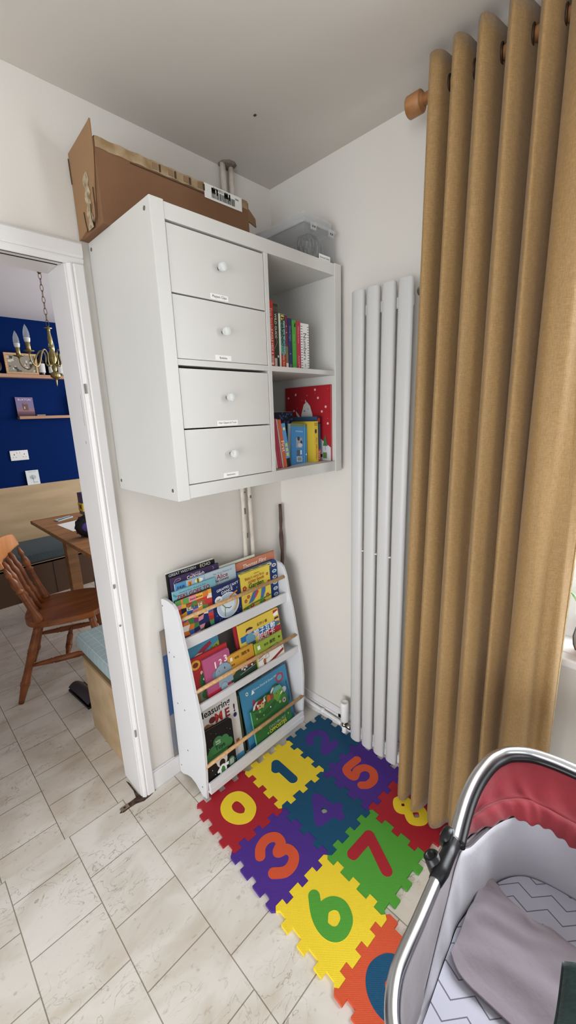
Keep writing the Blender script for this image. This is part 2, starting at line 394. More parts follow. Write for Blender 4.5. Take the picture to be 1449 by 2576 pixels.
# ---- doorway lining and moulded casing
D = bpy.data.objects.new('door_1', None); C.objects.link(D); D['kind'] = 'structure'; D['label'] = 'chipped white doorway frame'
def casing_bar(mb, a, b, horizontal):
    """stepped moulding; a..b = width range from opening edge outwards"""
    w_ = b-a
    st = [(0, .14, .011), (.14, .30, .0165), (.30, .36, .014), (.36, 1, .0185)]
    for s0, s1, d in st:
        p, q = a+w_*s0, a+w_*s1
        if horizontal: mb.box(-1.70, -.866+.0, -d, 0, min(p, q), max(p, q), GLOSSW)
        else: mb.box(min(p, q), max(p, q), -d, 0, 0, 1.976 if abs(p) < 5 else 0, GLOSSW)
CP = [(0, 0), (0, .009), (.005, .0125), (.009, .0165), (.0135, .0165), (.0155, .014), (.018, .0145), (.021, .0185), (.046, .019), (.050, .016), (.050, 0)]
cz = MB(); cz.prism([[(x, y) for x, y in CP]], (-.868, 0, 0), (1, 0, 0), (0, -1, 0), (0, 0, 1), .0005, 1.976, GLOSSW); cz.build('door_casing', D)
cz = MB(); cz.prism([[(-x*1.2, y) for x, y in CP]], (-1.634, 0, 0), (1, 0, 0), (0, -1, 0), (0, 0, 1), .0005, 1.976, GLOSSW); cz.build('door_casing', D)
cz = MB(); cz.prism([[(x*1.24, y) for x, y in CP]], (0, 0, 1.976), (0, 0, 1), (0, -1, 0), (1, 0, 0), -1.694, -.818, GLOSSW); cz.build('door_head_casing', D)
lin = MB(); lin.box(-.871, -.861, 0, .152, .001, 1.992, GLOSSW); lin.box(-1.636, -1.62, 0, .152, .001, 1.992, GLOSSW); lin.box(-1.62, -.871, .03, .152, 1.983, 1.992, GLOSSW); lin.box(-1.62, -.871, 0, .028, 1.978, 1.992, GLOSSW)
lin.build('door_lining', D, bevel=.002)
gp = MB(); gp.box(-1.60, -.875, -.003, .001, 1.9755, 1.9785, DARK); gp.box(-1.60, -.880, .027, .031, 1.9765, 1.984, DARK)  # dark strips draw the shade of the gaps under the door head
for z0, z1, x in ((1.60, 1.63, -.869), (.93, .945, -.868), (.78, .786, -.866), (.30, .33, -.867)):
    gp.box(x-.0005, x+.004, -.0192, -.015, z0, z1, mat('chip_grey', '#8a8580', .8))
gp.box(-.8715, -.8705, .02, .021, 1.50, 1.60, mat('chip_grey', '#8a8580', .8)); gp.box(-.8715, -.8705, .03, .033, 1.44, 1.45, mat('chip_grey', '#8a8580', .8))
gp.build('chip_and_gap_shade', D)
far = MB(); far.box(-.866, -.80, .15, .168, 0, 2.03, GLOSSW); far.build('door_casing_far', D, bevel=.003)
# broken threshold with keeper plate
th = thing('threshold_plate', 'small steel floor plate in the broken grout at the foot of the doorway', 'plate', (-.91, 0, 0))
q = MB(); q.prism([[(-.965, -.006), (-.950, -.014), (-.925, -.012), (-.90, -.014), (-.872, -.026), (-.845, -.024), (-.815, -.016), (-.815, -.001), (-.868, -.001), (-.874, .02), (-.876, .10), (-.882, .12), (-.881, .05), (-.888, .014), (-.94, .010)]], (0, 0, 0), (1, 0, 0), (0, 1, 0), (0, 0, 1), -.004, .0012, mat('crumbled_mortar', '#5a4634', .95, bump=(120, .6), var=('#2c2119', 60, 4)))
q.build('broken_mortar', th)
q = MB(); q.box(-.957, -.925, -.010, .010, .001, .005, CHROME, Matrix.Rotation(0, 4, 'Z')); q.box(-.945, -.937, -.003, .004, .005, .0055, INKK); q.build('plate', th, bevel=.002)

sc = thing('wall_scuffs', 'faint grey scuff marks on the wall between doorway and book rack', 'mark', (-.76, 0, .3)); sc['kind'] = 'structure'
Rs = random.Random(12)
for k in range(9):
    x, z_ = Rs.uniform(-.80, -.72), Rs.uniform(.14, .62); a_ = Rs.uniform(-.6, .6); l2 = Rs.uniform(.004, .011)
    MB().add([(x, -.0004, z_), (x+.0012, -.0004, z_), (x+.0012+l2*math.sin(a_), -.0004, z_+l2*math.cos(a_)), (x+l2*math.sin(a_), -.0004, z_+l2*math.cos(a_))], [(0, 1, 2, 3)], mat('scuff_paint', '#aaa49d', .8)).build('scuff', sc)

# skirting
bb = MB(); bb.box(-.818, -.0, -.012, 0, 0, .082, GLOSSW); bb.box(-.818, 0, -.008, 0, .082, .088, GLOSSW); struct(bb.build('baseboard_back', bevel=.002), 'low white skirting board under the cabinet wall')
bb = MB(); bb.box(-.014, 0, -1.4, -.012, 0, .062, GLOSSW); bb.box(-.010, 0, -1.4, -.012, .062, .10, GLOSSW); bb.box(-.014, 0, -3.6, -1.4, 0, .1, GLOSSW)
struct(bb.build('baseboard_right', bevel=.003), 'white skirting board below the radiator')

# ================================================================ PIPES, RADIATOR
PIPEP = mat('painted_pipe', '#d3cabf', .5, bump=(80, .3), var=('#c2b7aa', 25, 4))
t = thing('heating_pipes', 'pair of chipped white painted heating pipes up the corner wall', 'pipe', (-.235, -.02, .5))
for x in (-.262, -.222):
    pp = []; rr = []
    for i in range(40):
        z = .10+i*(H-.10)/39; pp.append((x+.0015*math.sin(i*.9+x*50)-.03*0, -.022, z)); rr.append(.0105+.0006*math.sin(i*1.7))
    MB().tube(pp, rr, PIPEP, 12).build('pipe', t)
for x, z, l in ((-.262, 1.10, .028), (-.255, .985, .022), (-.225, 1.16, .012), (-.258, 1.185, .006)):
    MB().box(x-.003, x+.004, -.0335, -.030, z-l/2, z+l/2, mat('bare_pipe', '#6b6158', .5)).build('bare_patch', t)
q = MB(); q.lathe([(.026, 0), (.036, .005), (.034, .012)], (-.240, -.022, H-.006), (0, 0, 1), mat('ragged_plaster', '#7b6f63', .95, bump=(60, .8)), 9); q.build('ceiling_hole_rim', t)

t = thing('radiator_feed_pipe', 'thin white pipe running along the skirting to the radiator valve', 'pipe', (-.028, -.2, .04))
MB().tube([(-.026, -.02, .055), (-.026, -.12, .052), (-.028, -.25, .049), (-.030, -.37, .047), (-.034, -.395, .047)], .0085, PLAST, 12).build('pipe', t)
q = MB(); q.lathe([(.011, 0), (.012, .002), (.012, .014), (.011, .016)], (-.028, -.262, .049), (0, -1, 0), PLAST, 14); q.box(-.03, -.014, -.274, -.266, .030, .055, PLAST); q.build('pipe_clip', t)
MB().lathe([(.0105, 0), (.0105, .02)], (-.026, -.13, .052), (0, -1, 0), PLAST, 14).build('pipe_coupling', t)

R = thing('vertical_radiator', 'tall white vertical radiator with four flat oval columns', 'radiator', (-.07, -.6, 0))
Y0, PW, CW = -.4855, .0608, .0510
for k in range(4):
    ya = Y0-k*PW; yc = ya-CW/2; q = MB(); zb, zt = .066, 1.925
    def ring(z, sc=1, yc=yc):
        return [(-.083+.0140*sc*(-1 if math.cos(2*PI*i/28) < 0 else 1)*abs(math.cos(2*PI*i/28))**.75, yc+CW/2*sc*(-1 if math.sin(2*PI*i/28) < 0 else 1)*abs(math.sin(2*PI*i/28))**.9, z) for i in range(28)]
    rs = [ring(zb, .9), ring(zb+.004, 1), ring(zt-.004, 1), ring(zt, .9)]
    vs = [p for r in rs for p in r]; fs = [(j*28+i, j*28+(i+1) % 28, (j+1)*28+(i+1) % 28, (j+1)*28+i) for j in range(3) for i in range(28)]+[tuple(range(27, -1, -1)), tuple(84+i for i in range(28))]
    q.add(vs, fs, RADW, True); o = q.build('column', R)
    md = o.modifiers.new('e', 'EDGE_SPLIT'); md.split_angle = 1.0
for z in (.115, 1.86): MB().box(-.076, -.062, Y0-4*PW+.014, Y0-.004, z-.018, z+.018, RADW).build('manifold', R, bevel=.005, segs=3)
for k in range(3):
    y = Y0-CW-k*PW-.0054
    MB().box(-.092, -.076, y-.0045, y+.0045, .976, .980, PLAST).build('spacer', R)
q = MB(); q.lathe([(.013, 0), (.013, .02), (.010, .021), (.010, .032), (.0125, .033), (.0125, .045)], (-.054, Y0-4*PW+.006, 1.885), (0, -1, 0), CHROME, 16); q.build('bleed_plug', R)
for z in (.35, 1.65): MB().box(-.042, -.0005, Y0-.12, Y0-.09, z-.02, z+.02, RADW).build('wall_bracket', R)
V = MB(); V.lathe([(.0185, 0), (.0205, .004), (.0215, .085), (.0195, .100), (.012, .101), (.011, .0985), (.0, .0985)], (-.052, -.425, .095), (0, 0, 1), PLAST, 28)
V.box(-.0745, -.071, -.418, -.405, .118, .134, BLK, None)
v_ = V.build('thermostatic_valve_head', R)
V = MB(); V.lathe([(.012, 0), (.014, .003), (.014, .012), (.010, .014), (.010, .03)], (-.052, -.425, .066), (0, 0, 1), CHROME, 12)
V.lathe([(.009, 0), (.009, .012), (.012, .013), (.012, .035), (.009, .036), (.009, .05)], (-.054, -.425, .076), (0, -1, 0), CHROME, 12)
V.build('valve_body', R)
V = MB(); V.lathe([(.010, 0), (.0125, .003), (.0125, .034), (.010, .036)], (-.052, -.425, .030), (0, 0, 1), PLAST, 14); V.tube([(-.034, -.395, .047), (-.048, -.415, .046), (-.052, -.425, .046)], .0085, PLAST, 10); V.build('valve_tail', R)

# ================================================================ WALL CABINET
X0, X1, YF, Z0, WW, TB, TS = -.7917, -.0267, -.392, 1.2815, .765, .039, .0165
K = thing('wall_cabinet', 'white square wall cabinet with four drawers and two open cubes', 'cabinet', ((X0+X1)/2, 0, Z0))
q = MB(); q.box(X0, X0+TB, YF, -.003, Z0, Z0+WW, CABW); q.build('side_panel', K, bevel=.0015)
q = MB(); q.box(X1-TB, X1, YF, -.003, Z0, Z0+WW, CABW); q.build('side_panel', K, bevel=.0015)
q = MB(); q.box(X0+TB, X1-TB, YF+.0015, -.003, Z0+WW-TB-.003, Z0+WW-.003, CABW); q.build('top_panel', K, bevel=.001)
q = MB(); q.box(X0+TB, X1-TB, YF+.0015, -.003, Z0+.003, Z0+.003+TB, CABW); q.build('bottom_panel', K, bevel=.001)
ZM = Z0+WW/2; XM = X0+WW/2-.008+.001
q = MB(); q.box(XM, XM+TS, YF+.002, -.003, Z0+.003+TB, Z0+WW-TB-.003, CABW); q.build('divider', K, bevel=.001)
q = MB(); q.box(X0+TB, XM, YF+.002, -.003, ZM-TS/2, ZM+TS/2, CABW); q.box(XM+TS, X1-TB, YF+.002, -.003, ZM-TS/2, ZM+TS/2, CABW); q.build('shelf', K, bevel=.001)
q = MB(); q.box(X0+TB, X1-TB, -.008, -.003, Z0+.003+TB, Z0+WW-TB-.003, CABW); q.build('back_panel', K)
for y, z in ((-.365, Z0+WW-.022), (-.022, Z0+WW-.022), (-.022, Z0+.03), (-.365, Z0+.03)):
    q = MB(); q.lathe([(.0055, 0), (.0052, .0009), (.0028, .001), (.0025, .0004)], (X0, y, z), (-1, 0, 0), mat('screw_steel', '#7d7b77', .4, .7), 14); q.build('screw', K)
KN = glassy('clear_acrylic', '#e8ecea', .55, .08)
for (za, zb, zk, txt, wd_) in ((1.8375, 2.0000, 1.923, 'Playpen Clips', .050), (1.6735, 1.8350, 1.755, 'Bubbles', .027), (1.4855, 1.6495, 1.571, 'Hair Clippers & Tools', .066), (1.3255, 1.4830, 1.402, 'Stationery', .034)):
    q = MB(); xa, xb = X0+TB+.0022, XM-.0022
    q.box(xa, xb, -.3885, -.372, za, zb-.0012, CABW); q.box(xa+.006, xb-.006, -.372, -.05, za+.01, zb-.03, CABW)
    dr = q.build('drawer', K, bevel=.001)
    kb = MB(); kb.lathe([(.0045, 0), (.0045, .010), (.0105, .012), (.0115, .016), (.0115, .026), (.0100, .028), (.0, .028)], (-.593, -.3885, zk), (0, -1, 0), KN, 20); kb.lathe([(.0047, 0), (.0047, .0105)], (-.593, -.3886, zk), (0, -1, 0), CHROME, 12)
    kb.build('knob', dr)
    lb = MB(); lw = max(wd_+.012, .058); lb.box(-.596-lw/2, -.596+lw/2, -.3889, -.3885, za+.003, za+.0175, WHT)
    Art(lb, (-.596-lw/2, -.3889, za+.003), (1, 0, 0), (0, 0, 1), lw, .0145).text(txt, .5, .5, wd_/lw, '#18181a', .01, .62)
    lb.build('name_label', dr)

# cardboard carton on the cabinet
ZT = Z0+WW
t = thing('cardboard_carton', 'long brown cardboard box lying on top of the wall cabinet', 'box', (-.55, -.085, ZT))
q = MB(); XA, XB, YA, YB, ZA, ZB = -.812, -.272, -.168, -.004, ZT+.0005, ZT+.205
nu = 24
def wob(x): return .003*math.sin(x*31)+.002*math.sin(x*67)
q.box(XA, XB, YA, YB, ZA, ZB-.001, CARD); q.build('carton_body', t, bevel=.003, segs=2)
q = MB()
def tp(u, v): x = XA+.004+(XB-.01-XA)*u; return (x, YA-.0012+(.10*v if v > .3 else 0)*0+(.0 if v < .5 else (v-.5)*.12), ZB+.0008-(.026*(1-v/.5) if v < .5 else 0)+.0012*math.sin(u*60))
q.grid(tp, 60, 9, TAPE, False); q.build('parcel_tape', t, solid=.0006)
q = MB(); R_ = random.Random(3)
for i in range(6):
    x = XA+.17+i*.052; q.box(x, x+.016, YA-.003, YA-.0022, ZB-.020, ZB-.004, mat('tape_print', '#8a7052', .7)); q.box(x+.02, x+.026, YA-.003, YA-.0022, ZB-.022, ZB-.003, mat('tape_print_dark', '#4a3626', .7))
q.box(XA+.10, XB-.15, YA-.002, YA-.0005, ZB-.031, ZB-.0285, mat('carton_shadow_gap', '#4b3626', .9)); q.build('tape_print', t)
q = MB(); q.add([(XA-.002, YB, ZB+.02), (XA-.006, YA+.004, ZB+.028), (XA-.003, YA-.003, ZB+.035), (XA-.004, YA-.004, ZB-.03), (XA-.003, YA+.03, ZA+.02), (XA-.002, YB, ZA)], [(0, 1, 2, 3, 4, 5)], CARDL); q.build('end_flap', t, solid=.004)
q = MB(); rg = []
for i in range(14): z = ZA+.002+i*.0105; rg.append((XA-.0065, YA+.045+.005*math.sin(i*2.1), z))
for i in range(13, -1, -1): z = ZA+.002+i*.0105; rg.append((XA-.0065, YA+.078+.006*math.sin(i*1.7+1), z))
q.add(rg, [tuple(range(28))], mat('torn_tape', '#b9aa8c', .45, var=('#7a6344', 60, 5), bump=(60, .5))); q.build('torn_tape', t)
for pts in ([(XA-.0068, YA+.03, ZA+.005), (XA-.0068, YA+.022, ZA+.03), (XA-.0068, YA+.02, ZA+.09)], [(XA-.0068, YA+.09, ZA+.002), (XA-.0068, YA+.097, ZA+.03), (XA-.0068, YA+.10, ZA+.055)], [(XA-.0068, YA+.044, ZA+.004), (XA-.0068, YA+.052, ZA+.03), (XA-.0068, YA+.05, ZA+.06)], [(XA-.0068, YB-.006, ZB-.06), (XA-.0068, YB-.003, ZB+.005)]):
    MB().tube(pts, .0012, mat('carton_shadow_gap', '#4b3626', .9), 6).build('tear_line', t)
q = MB(); q.add([(XB-.001, YA+.002, ZB-.02), (XB+.055, YA+.03, ZB-.028), (XB+.058, YA+.03, ZB-.055), (XB-.001, YA+.002, ZB-.06)], [(0, 1, 2, 3)], CARDL); q.build('side_flap', t, solid=.004); q = MB()
q.add([(XB-.001, YA+.08, ZB-.0), (XB+.045, YA+.09, ZB+.0), (XB+.045, YB, ZB+.002), (XB-.001, YB, ZB)], [(0, 1, 2, 3)], CARDL); q.build('side_flap', t, solid=.004)
q = MB(); q.box(-.462, -.306, YA-.0030, YA-.0020, ZB-.040, ZB+.001, WHT); q.box(-.462, -.306, YA-.003, YA+.03, ZB+.0012, ZB+.002, WHT)
a = Art(q, (-.462, YA-.0031, ZB-.040), (1, 0, 0), (0, 0, 1), .156, .041)
xx = .18; Rb = random.Random(5)
while xx < .80:
    ww = Rb.choice((.006, .010, .014)); a.rect(xx, .16, xx+ww, .66, '#1b1b1d'); a.d -= a.step*.93; xx += ww+Rb.choice((.005, .008, .011))
a.d += a.step; a.text('DX 10021 002', .42, .84, .40, '#3a3a3d'); a.text('0046', .86, .74, .10, '#3a3a3d')
q.build('shipping_label', t)

# clear storage box
t = thing('storage_box', 'clear plastic lidded storage box on the cabinet by the corner', 'box', (-.115, -.225, ZT))
CLR = glassy('clear_plastic', '#c9cbcc', .15, .15); CLR2 = glassy('clear_plastic_lid', '#d5d7d8', .31, .2)
bx0, bx1, by0, by1 = -.205, -.032, -.372, -.09
def shell(mb, x0, x1, y0, y1, z0, z1, t_, mt, top=False):
    mb.box(x0, x1, y0, y0+t_, z0, z1, mt); mb.box(x0, x1, y1-t_, y1, z0, z1, mt); mb.box(x0, x0+t_, y0+t_, y1-t_, z0, z1, mt); mb.box(x1-t_, x1, y0+t_, y1-t_, z0, z1, mt)
    if top: mb.box(x0+t_, x1-t_, y0+t_, y1-t_, z1-t_, z1, mt)
    else: mb.box(x0+t_, x1-t_, y0+t_, y1-t_, z0, z0+t_, mt)
q = MB(); shell(q, bx0+.006, bx1-.004, by0+.005, by1-.005, ZT+.0005, ZT+.104, .002, CLR); q.build('tub', t, bevel=.001)
q = MB(); shell(q, bx0, bx1, by0, by1, ZT+.104, ZT+.116, .004, CLR2, True); shell(q, bx0+.012, bx1-.01, by0+.012, by1-.012, ZT+.116, ZT+.142, .003, CLR2, True); ld = q.build('lid', t, bevel=.002)
for x in (bx0+.03, bx1-.045):
    q = MB(); q.box(x, x+.026, by0-.006, by0-.001, ZT+.086, ZT+.110, CLR2); q.box(x+.005, x+.010, by0-.0065, by0-.006, ZT+.093, ZT+.099, mat('grey_scuff', '#4a443f')); q.box(x+.015, x+.020, by0-.0065, by0-.006, ZT+.093, ZT+.099, mat('grey_scuff', '#4a443f')); q.build('clip', ld, bevel=.001)
q = MB(); q.box(-.125, -.062, by0+.0035, by0+.0045, ZT+.006, ZT+.024, WHT); Art(q, (-.125, by0+.0035, ZT+.006), (1, 0, 0), (0, 0, 1), .063, .018).text('Electrical Cables', .5, .5, .82, '#18181a', .01); q.build('name_label', t)
cols = ['#1a1b1f', '#3c3e44', '#6d6f74', '#26272b', '#8a8b8d']
labs = ['coiled black cable inside the clear storage box', 'dark grey cable loop pressed to the front of the clear box', 'pale grey cable coil in the middle of the clear box', 'black power lead at the back of the clear box', 'light cable bundle on the left inside the clear box']
for i in range(5):
    Rc = random.Random(20+i); cx = -.16+.024*i; cy = (-.34, -.345, -.26, -.16, -.31)[i]; pts = []
    for k in range(70):
        a_ = k*.36; r = .028+.008*math.sin(k*.13+i); pts.append((min(max(cx+r*math.cos(a_)*.9, bx0+.014), bx1-.012), min(max(cy+.016*math.sin(k*.21+i)+.004*math.cos(a_*.5), by0+.014), by1-.014), ZT+.046+.036*math.sin(a_)+.003*math.sin(k*.5)))
    tag(MB().tube(pts, .0024+.0006*(i % 2), mat('cable_'+str(i), cols[i], .5), 7).build('cable'), labs[i], 'cable', 'cables inside the clear storage box')

# ================================================================ BOOKS
def book(name, label, o, U, V, w_, h_, t_, cover, art=None, spine='left', group=None, cat='book', rc=0, spine_art=None, pages=PAGES, back=None):
    """front cover lower-left corner at o; U right, V up; body goes t_ behind the front cover (along -N)."""
    o = Vector(o); U = Vector(U).normalized(); V = Vector(V).normalized(); N = U.cross(V)
    T = thing(name, label, cat, o+U*w_/2, group); cm_ = ink(cover); b = MB()
    ct = min(.0018, t_*.22)
    def out(r):
        if r <= 0: return [(0, 0), (w_, 0), (w_, h_), (0, h_)]
        L = [(0, 0)]
        for c, a0 in (((w_-r, r), -PI/2), ((w_-r, h_-r), 0)):
            for i in range(6): L.append((c[0]+r*math.cos(a0+i*PI/10), c[1]+r*math.sin(a0+i*PI/10)))
        L.append((0, h_)); return L
    b.prism([out(rc)], o, U, V, N, -ct, 0, cm_); b.prism([out(rc)], o, U, V, N, -t_, -t_+ct, ink(back) if back else cm_)
    M = Matrix((U, V, N)).transposed().to_4x4(); M.translation = o
    if spine == 'left': b.box(0, ct, 0, h_, -t_+ct, -ct, cm_, M)
    elif spine == 'right': b.box(w_-ct, w_, 0, h_, -t_+ct, -ct, cm_, M)
    A = Art(b, o, U, V, w_, h_)
    if art: art(A)
    if spine_art: spine_art(Art(b, o-N*t_, N, V, t_, h_))
    b.build('cover', T)
    g = MB(); e = .0025
    g.box(ct if spine == 'left' else e, w_-(ct if spine == 'right' else e), e if rc == 0 else rc*.3, h_-(e if rc == 0 else rc*.3), -t_+ct, -ct, pages, M); g.build('pages', T)
    return T

# ---- children's rack
RK = thing('book_rack', 'white three-tier front-facing children\'s book rack with wooden rails', 'bookcase', (-.4, -.1, 0))
prof = [(-.014, .006), (-.014, .826), (-.030, .832), (-.060, .834), (-.100, .829), (-.119, .815), (-.130, .79), (-.137, .77), (-.152, .69), (-.172, .617), (-.192, .513), (-.208, .439), (-.219, .38), (-.225, .33), (-.228, .27), (-.223, .147), (-.212, .0), (-.179, 0), (-.165, .012), (-.138, .028), (-.103, .034), (-.074, .026), (-.047, .012), (-.035, .006)]
for nm, xa, xb in (('side_panel', -.695, -.683), ('side_panel', -.124, -.112)):
    q = MB(); q.prism([[(-p[0], p[1]) for p in prof]], (xa, 0, 0), (0, -1, 0), (0, 0, 1), (1, 0, 0), 0, xb-xa, SHW); q.build(nm, RK, bevel=.0015)
for y, z in ((-.021, .80), (-.035, .60), (-.07, .595), (-.058, .375), (-.11, .37), (-.03, .05), (-.19, .05), (-.10, .17)):
    MB().lathe([(.0035, 0), (.0035, .0004)], (-.695, y, z), (-1, 0, 0), mat('screw_dark', '#5b5e63', .5), 10).build('screw', RK)
for i, (yr, za, zb, fy, fz) in enumerate(((-.137, .644, .689, -.02, .644), (-.206, .402, .434, -.05, .402), (-.228, .030, .080, -.08, .030))):
    q = MB(); q.box(-.683, -.124, yr, yr+.010, za, zb, SHW)
    if i == 2: q.box(-.683, -.124, yr-.004, yr, za, za+.028, SHW)
    q.build('front_rail', RK, bevel=.0015)
    q = MB(); q.box(-.683, -.124, yr+.010, fy, fz, fz+.009, SHW); q.build('tier_floor', RK)
    q = MB(); q.box(-.683, -.124, fy, fy+.008, fz, fz+.05, SHW); q.build('back_rail', RK)
q = MB(); q.box(-.683, -.124, -.022, -.014, .78, .80, SHW); q.build('back_rail', RK)
for y, z in ((-.124, .767), (-.190, .487), (-.220, .162)):
    MB().tube([(-.690, y, z), (-.118, y, z)], .0078, DOWEL, 16).build('wooden_rail', RK)

TI = {1: (-.102, .765, .04), 2: (-.170, .487, .17), 3: (-.192, .162, .20)}
def rb(tier, dy, x0, x1, z0, z1, t_, name, label, cover, art=None, roll=0, **k):
    y0, zz, kk = TI[tier]; V0 = Vector((0, kk, 1)).normalized(); N0 = Vector((1, 0, 0)).cross(V0)
    Rm = Matrix.Rotation(roll, 3, N0); U = Rm @ Vector((1, 0, 0)); V = Rm @ V0
    o = (x0, y0+dy+(z0-zz)*kk, z0); h_ = (z1-z0)/V0.z
    return book(name, label, o, U, V, x1-x0, h_, t_, cover, art, group={1: 'books on the top tier of the rack', 2: 'books on the middle tier of the rack', 3: 'books on the bottom tier of the rack'}[tier], **k)

def a_patch(A):
    R_ = random.Random(11); pal = ['#c33c3a', '#d9772f', '#2f5fa8', '#1c2a5c', '#3f7c3a', '#e0a83a', '#7a2f6a', '#d98a9a', '#161626', '#e6e0d6', '#4c8f4a', '#a8302c']
    nx, ny = 7, 9
    px = [[(i/nx+(R_.uniform(-.03, .03) if 0 < i < nx else 0), j/ny+(R_.uniform(-.02, .02) if 0 < j < ny else 0)) for i in range(nx+1)] for j in range(ny+1)]
    for j in range(ny):
        for i in range(nx): A.poly([px[j][i], px[j][i+1], px[j+1][i+1], px[j+1][i]], R_.choice(pal)); A.d -= A.step*.93
    A.d += A.step
    A.rect(.2, .86, .36, .99, '#5c9a4c').rect(.36, .86, .56, .99, '#e08a96').rect(.56, .86, .75, .99, '#e6b04c').rect(.75, .86, .9, .99, '#d9772f')
    A.text('David McKee', .56, .92, .34, '#241a18', .03); A.text('ELMER', .55, .755, .66, '#8a7a2e', .03, .12)
rb(1, 0, -.682, -.517, .662, .836, .010, 'picture_book', 'picture book with a multicoloured patchwork cover, left on the top tier of the rack', '#1d1c30', a_patch)
def a_moon(A):
    A.dots(26, '#c9d4ea', .0016, 4); A.ell(.52, .42, .40, .33, '#e9eef2'); A.ell(.52, .42, .375, .31, '#b9c9d8').ell(.5, .43, .25, .2, '#d9e2e8')
    A.stroke([(.60, .60), (.72, .66), (.86, .70)], .007, '#d98a2e').stroke([(.86, .5), (.83, .35), (.72, .22)], .007, '#d9a23a').stroke([(.30, .50), (.40, .40), (.38, .16)], .004, '#6f8f4a').stroke([(.42, .38), (.55, .33), (.62, .35)], .003, '#2a2a33')
    A.ell(.2, .64, .13, .10, '#eef0f2'); A.text('HIT', .2, .64, .13, '#22233a', .03)
    A.text("GIRAFFES CAN'T", .55, .90, .78, '#e9edf2', .02, rot=.06); A.text('DANCE', .52, .80, .40, '#e9edf2', .02, rot=.06)
rb(1, .002, -.515, -.368, .662, .832, .010, 'picture_book', 'navy picture book with a pale full moon on its cover, middle of the top tier', '#15265c', a_moon)
def a_garden(A):
    for x, y, r in ((.1, .62, .07), (.94, .55, .06), (.9, .78, .04), (.2, .38, .05), (.86, .22, .06), (.30, .12, .07), (.1, .3, .05), (.72, .10, .05)):
        for k in range(5): A.ell(x+r*.6*math.cos(k*1.256), y+r*.6*math.sin(k*1.256), r*.45, r*.45, '#a8433c', 8); A.d -= A.step*.93
        A.d += A.step; A.ell(x, y, r*.28, r*.28, '#e8b23a', 8)
    A.poly([(.18, .20), (.35, .44), (.52, .50), (.48, .34), (.34, .22)], '#3c6aa4').poly([(.38, .32), (.5, .5), (.55, .42), (.45, .3)], '#c24248').poly([(.60, .20), (.66, .46), (.80, .52), (.78, .36), (.7, .22)], '#3c6aa4')
    A.stroke([(0, .12), (.4, .17), (.98, .2)], .006, '#4c7a38'); A.poly([(.05, 0), (.1, .12), (.2, .1), (.16, .0)], '#4c8f3c').poly([(.55, .1), (.6, .24), (.72, .2), (.66, .06)], '#4c8f3c').ell(.45, .52, .08, .04, '#3a2a22')
    A.text('Usborne', .52, .925, .17, '#5a3a22', .01).text("Baby's very first", .45, .84, .66, '#a8522a', .015).text('noisy book', .50, .745, .56, '#a8522a', .02).text('Garden', .48, .645, .52, '#1f5a2c', .03)
rb(1, 0, -.363, -.192, .662, .843, .014, 'board_book', 'yellow garden sound book with red flowers, right on the top tier of the rack', '#e0c84e', a_garden, rc=.012)
def a_tabs(A):
    A.rect(0, .80, .84, 1, '#5f6f6a')
    for i in range(4): A.ell(.12+.22*i, .92, .085, .045, '#e6e0cc').ell(.12+.22*i, .92, .045, .02, ['#c99a3a', '#3c7c5a', '#a0483a', '#8aa04a'][i])
    for i in range(6): A.ell(.92, .86-.155*i, .062, .045, '#cfe0e0').ell(.92, .86-.155*i, .035, .022, ['#b0543a', '#3a8a7c', '#7a5a3a', '#8ab04a', '#b08a5a', '#5a8ac0'][i])
rb(1, .017, -.365, -.130, .662, .850, .012, 'board_book', 'navy tabbed board book with a column of round pictures, behind the yellow garden book', '#1e3c80', a_tabs, rc=.02)
rb(1, .016, -.679, -.482, .662, .868, .007, 'picture_book', 'pale teal picture book with red title letters, directly behind the patchwork book', '#79aebb', lambda A: A.text('Words by David · Pictures by Ruth', .45, .94, .62, '#233a44', .0).text('ZEKI GOES TO', .46, .865, .78, '#9a2a2c', .04, .085).poly([(0, .97), (.06, .93), (.1, .9), (.06, .88), (0, .92)], '#4c8a96'))
def a_julia(A):
    A.rect(0, .8, .36, 1, '#4c8cc0').rect(.36, .8, 1, 1, '#9fb8c8').ell(.12, .84, .14, .06, '#e0e6ea').ell(.8, .93, .14, .04, '#e4eaee')
    A.rect(.42, .87, .55, .975, '#d98a3a').rect(.70, .86, .82, .965, '#e0c23a').text('2', .485, .92, .07, '#5a2a1a', .03).text('1', .76, .91, .04, '#3a3a1a', .03).text('JULIA', .18, .92, .26, '#16304e', .03)
rb(1, .026, -.660, -.525, .662, .891, .007, 'picture_book', 'sky-blue picture book with small orange and yellow number squares near its top', '#9fb8c8', a_julia)
rb(1, .026, -.5235, -.366, .662, .891, .007, 'picture_book', 'pale blue storybook with a large dark red title word, centre back of the top tier', '#b3c4cf', lambda A: A.text('The True History of', .56, .925, .62, '#5a6672', .0).text('Alice', .54, .86, .64, '#9c2b33', .025, .09).text('The Lioness', .5, .79, .8, '#20242c', .03, .05))
rb(1, .034, -.371, -.112-.014, .662, .886, .005, 'picture_book', 'coral picture book with cream script lettering, rightmost at the back of the top tier', '#c27a5e', lambda A: A.text('Thomas Flint', .5, .885, .9, '#ece2d0', .012, .085, rot=.02, shear=.25).stroke([(0, .997), (1, .997)], .001, '#3a2a26'))
rb(1, .041, -.44, -.24, .662, .896, .004, 'picture_book', 'thin pale green and white book just showing behind the coral book', '#d5dac8', None)
def a_roach(A):
    A.text('The LITTLE', .5, .955, .2, '#d8ccd8', .01).text('Cockroach', .50, .925, .36, '#efe6ea', .03).stroke([(.05, .9), (.1, .96), (.18, .965), (.2, .94), (.15, .925), (.11, .93)], .0012, '#c8b8cc').stroke([(.1, .92), (.09, .86)], .001, '#c8b8cc').stroke([(.86, .975), (.89, .95), (.87, .92)], .0012, '#c8b8cc')
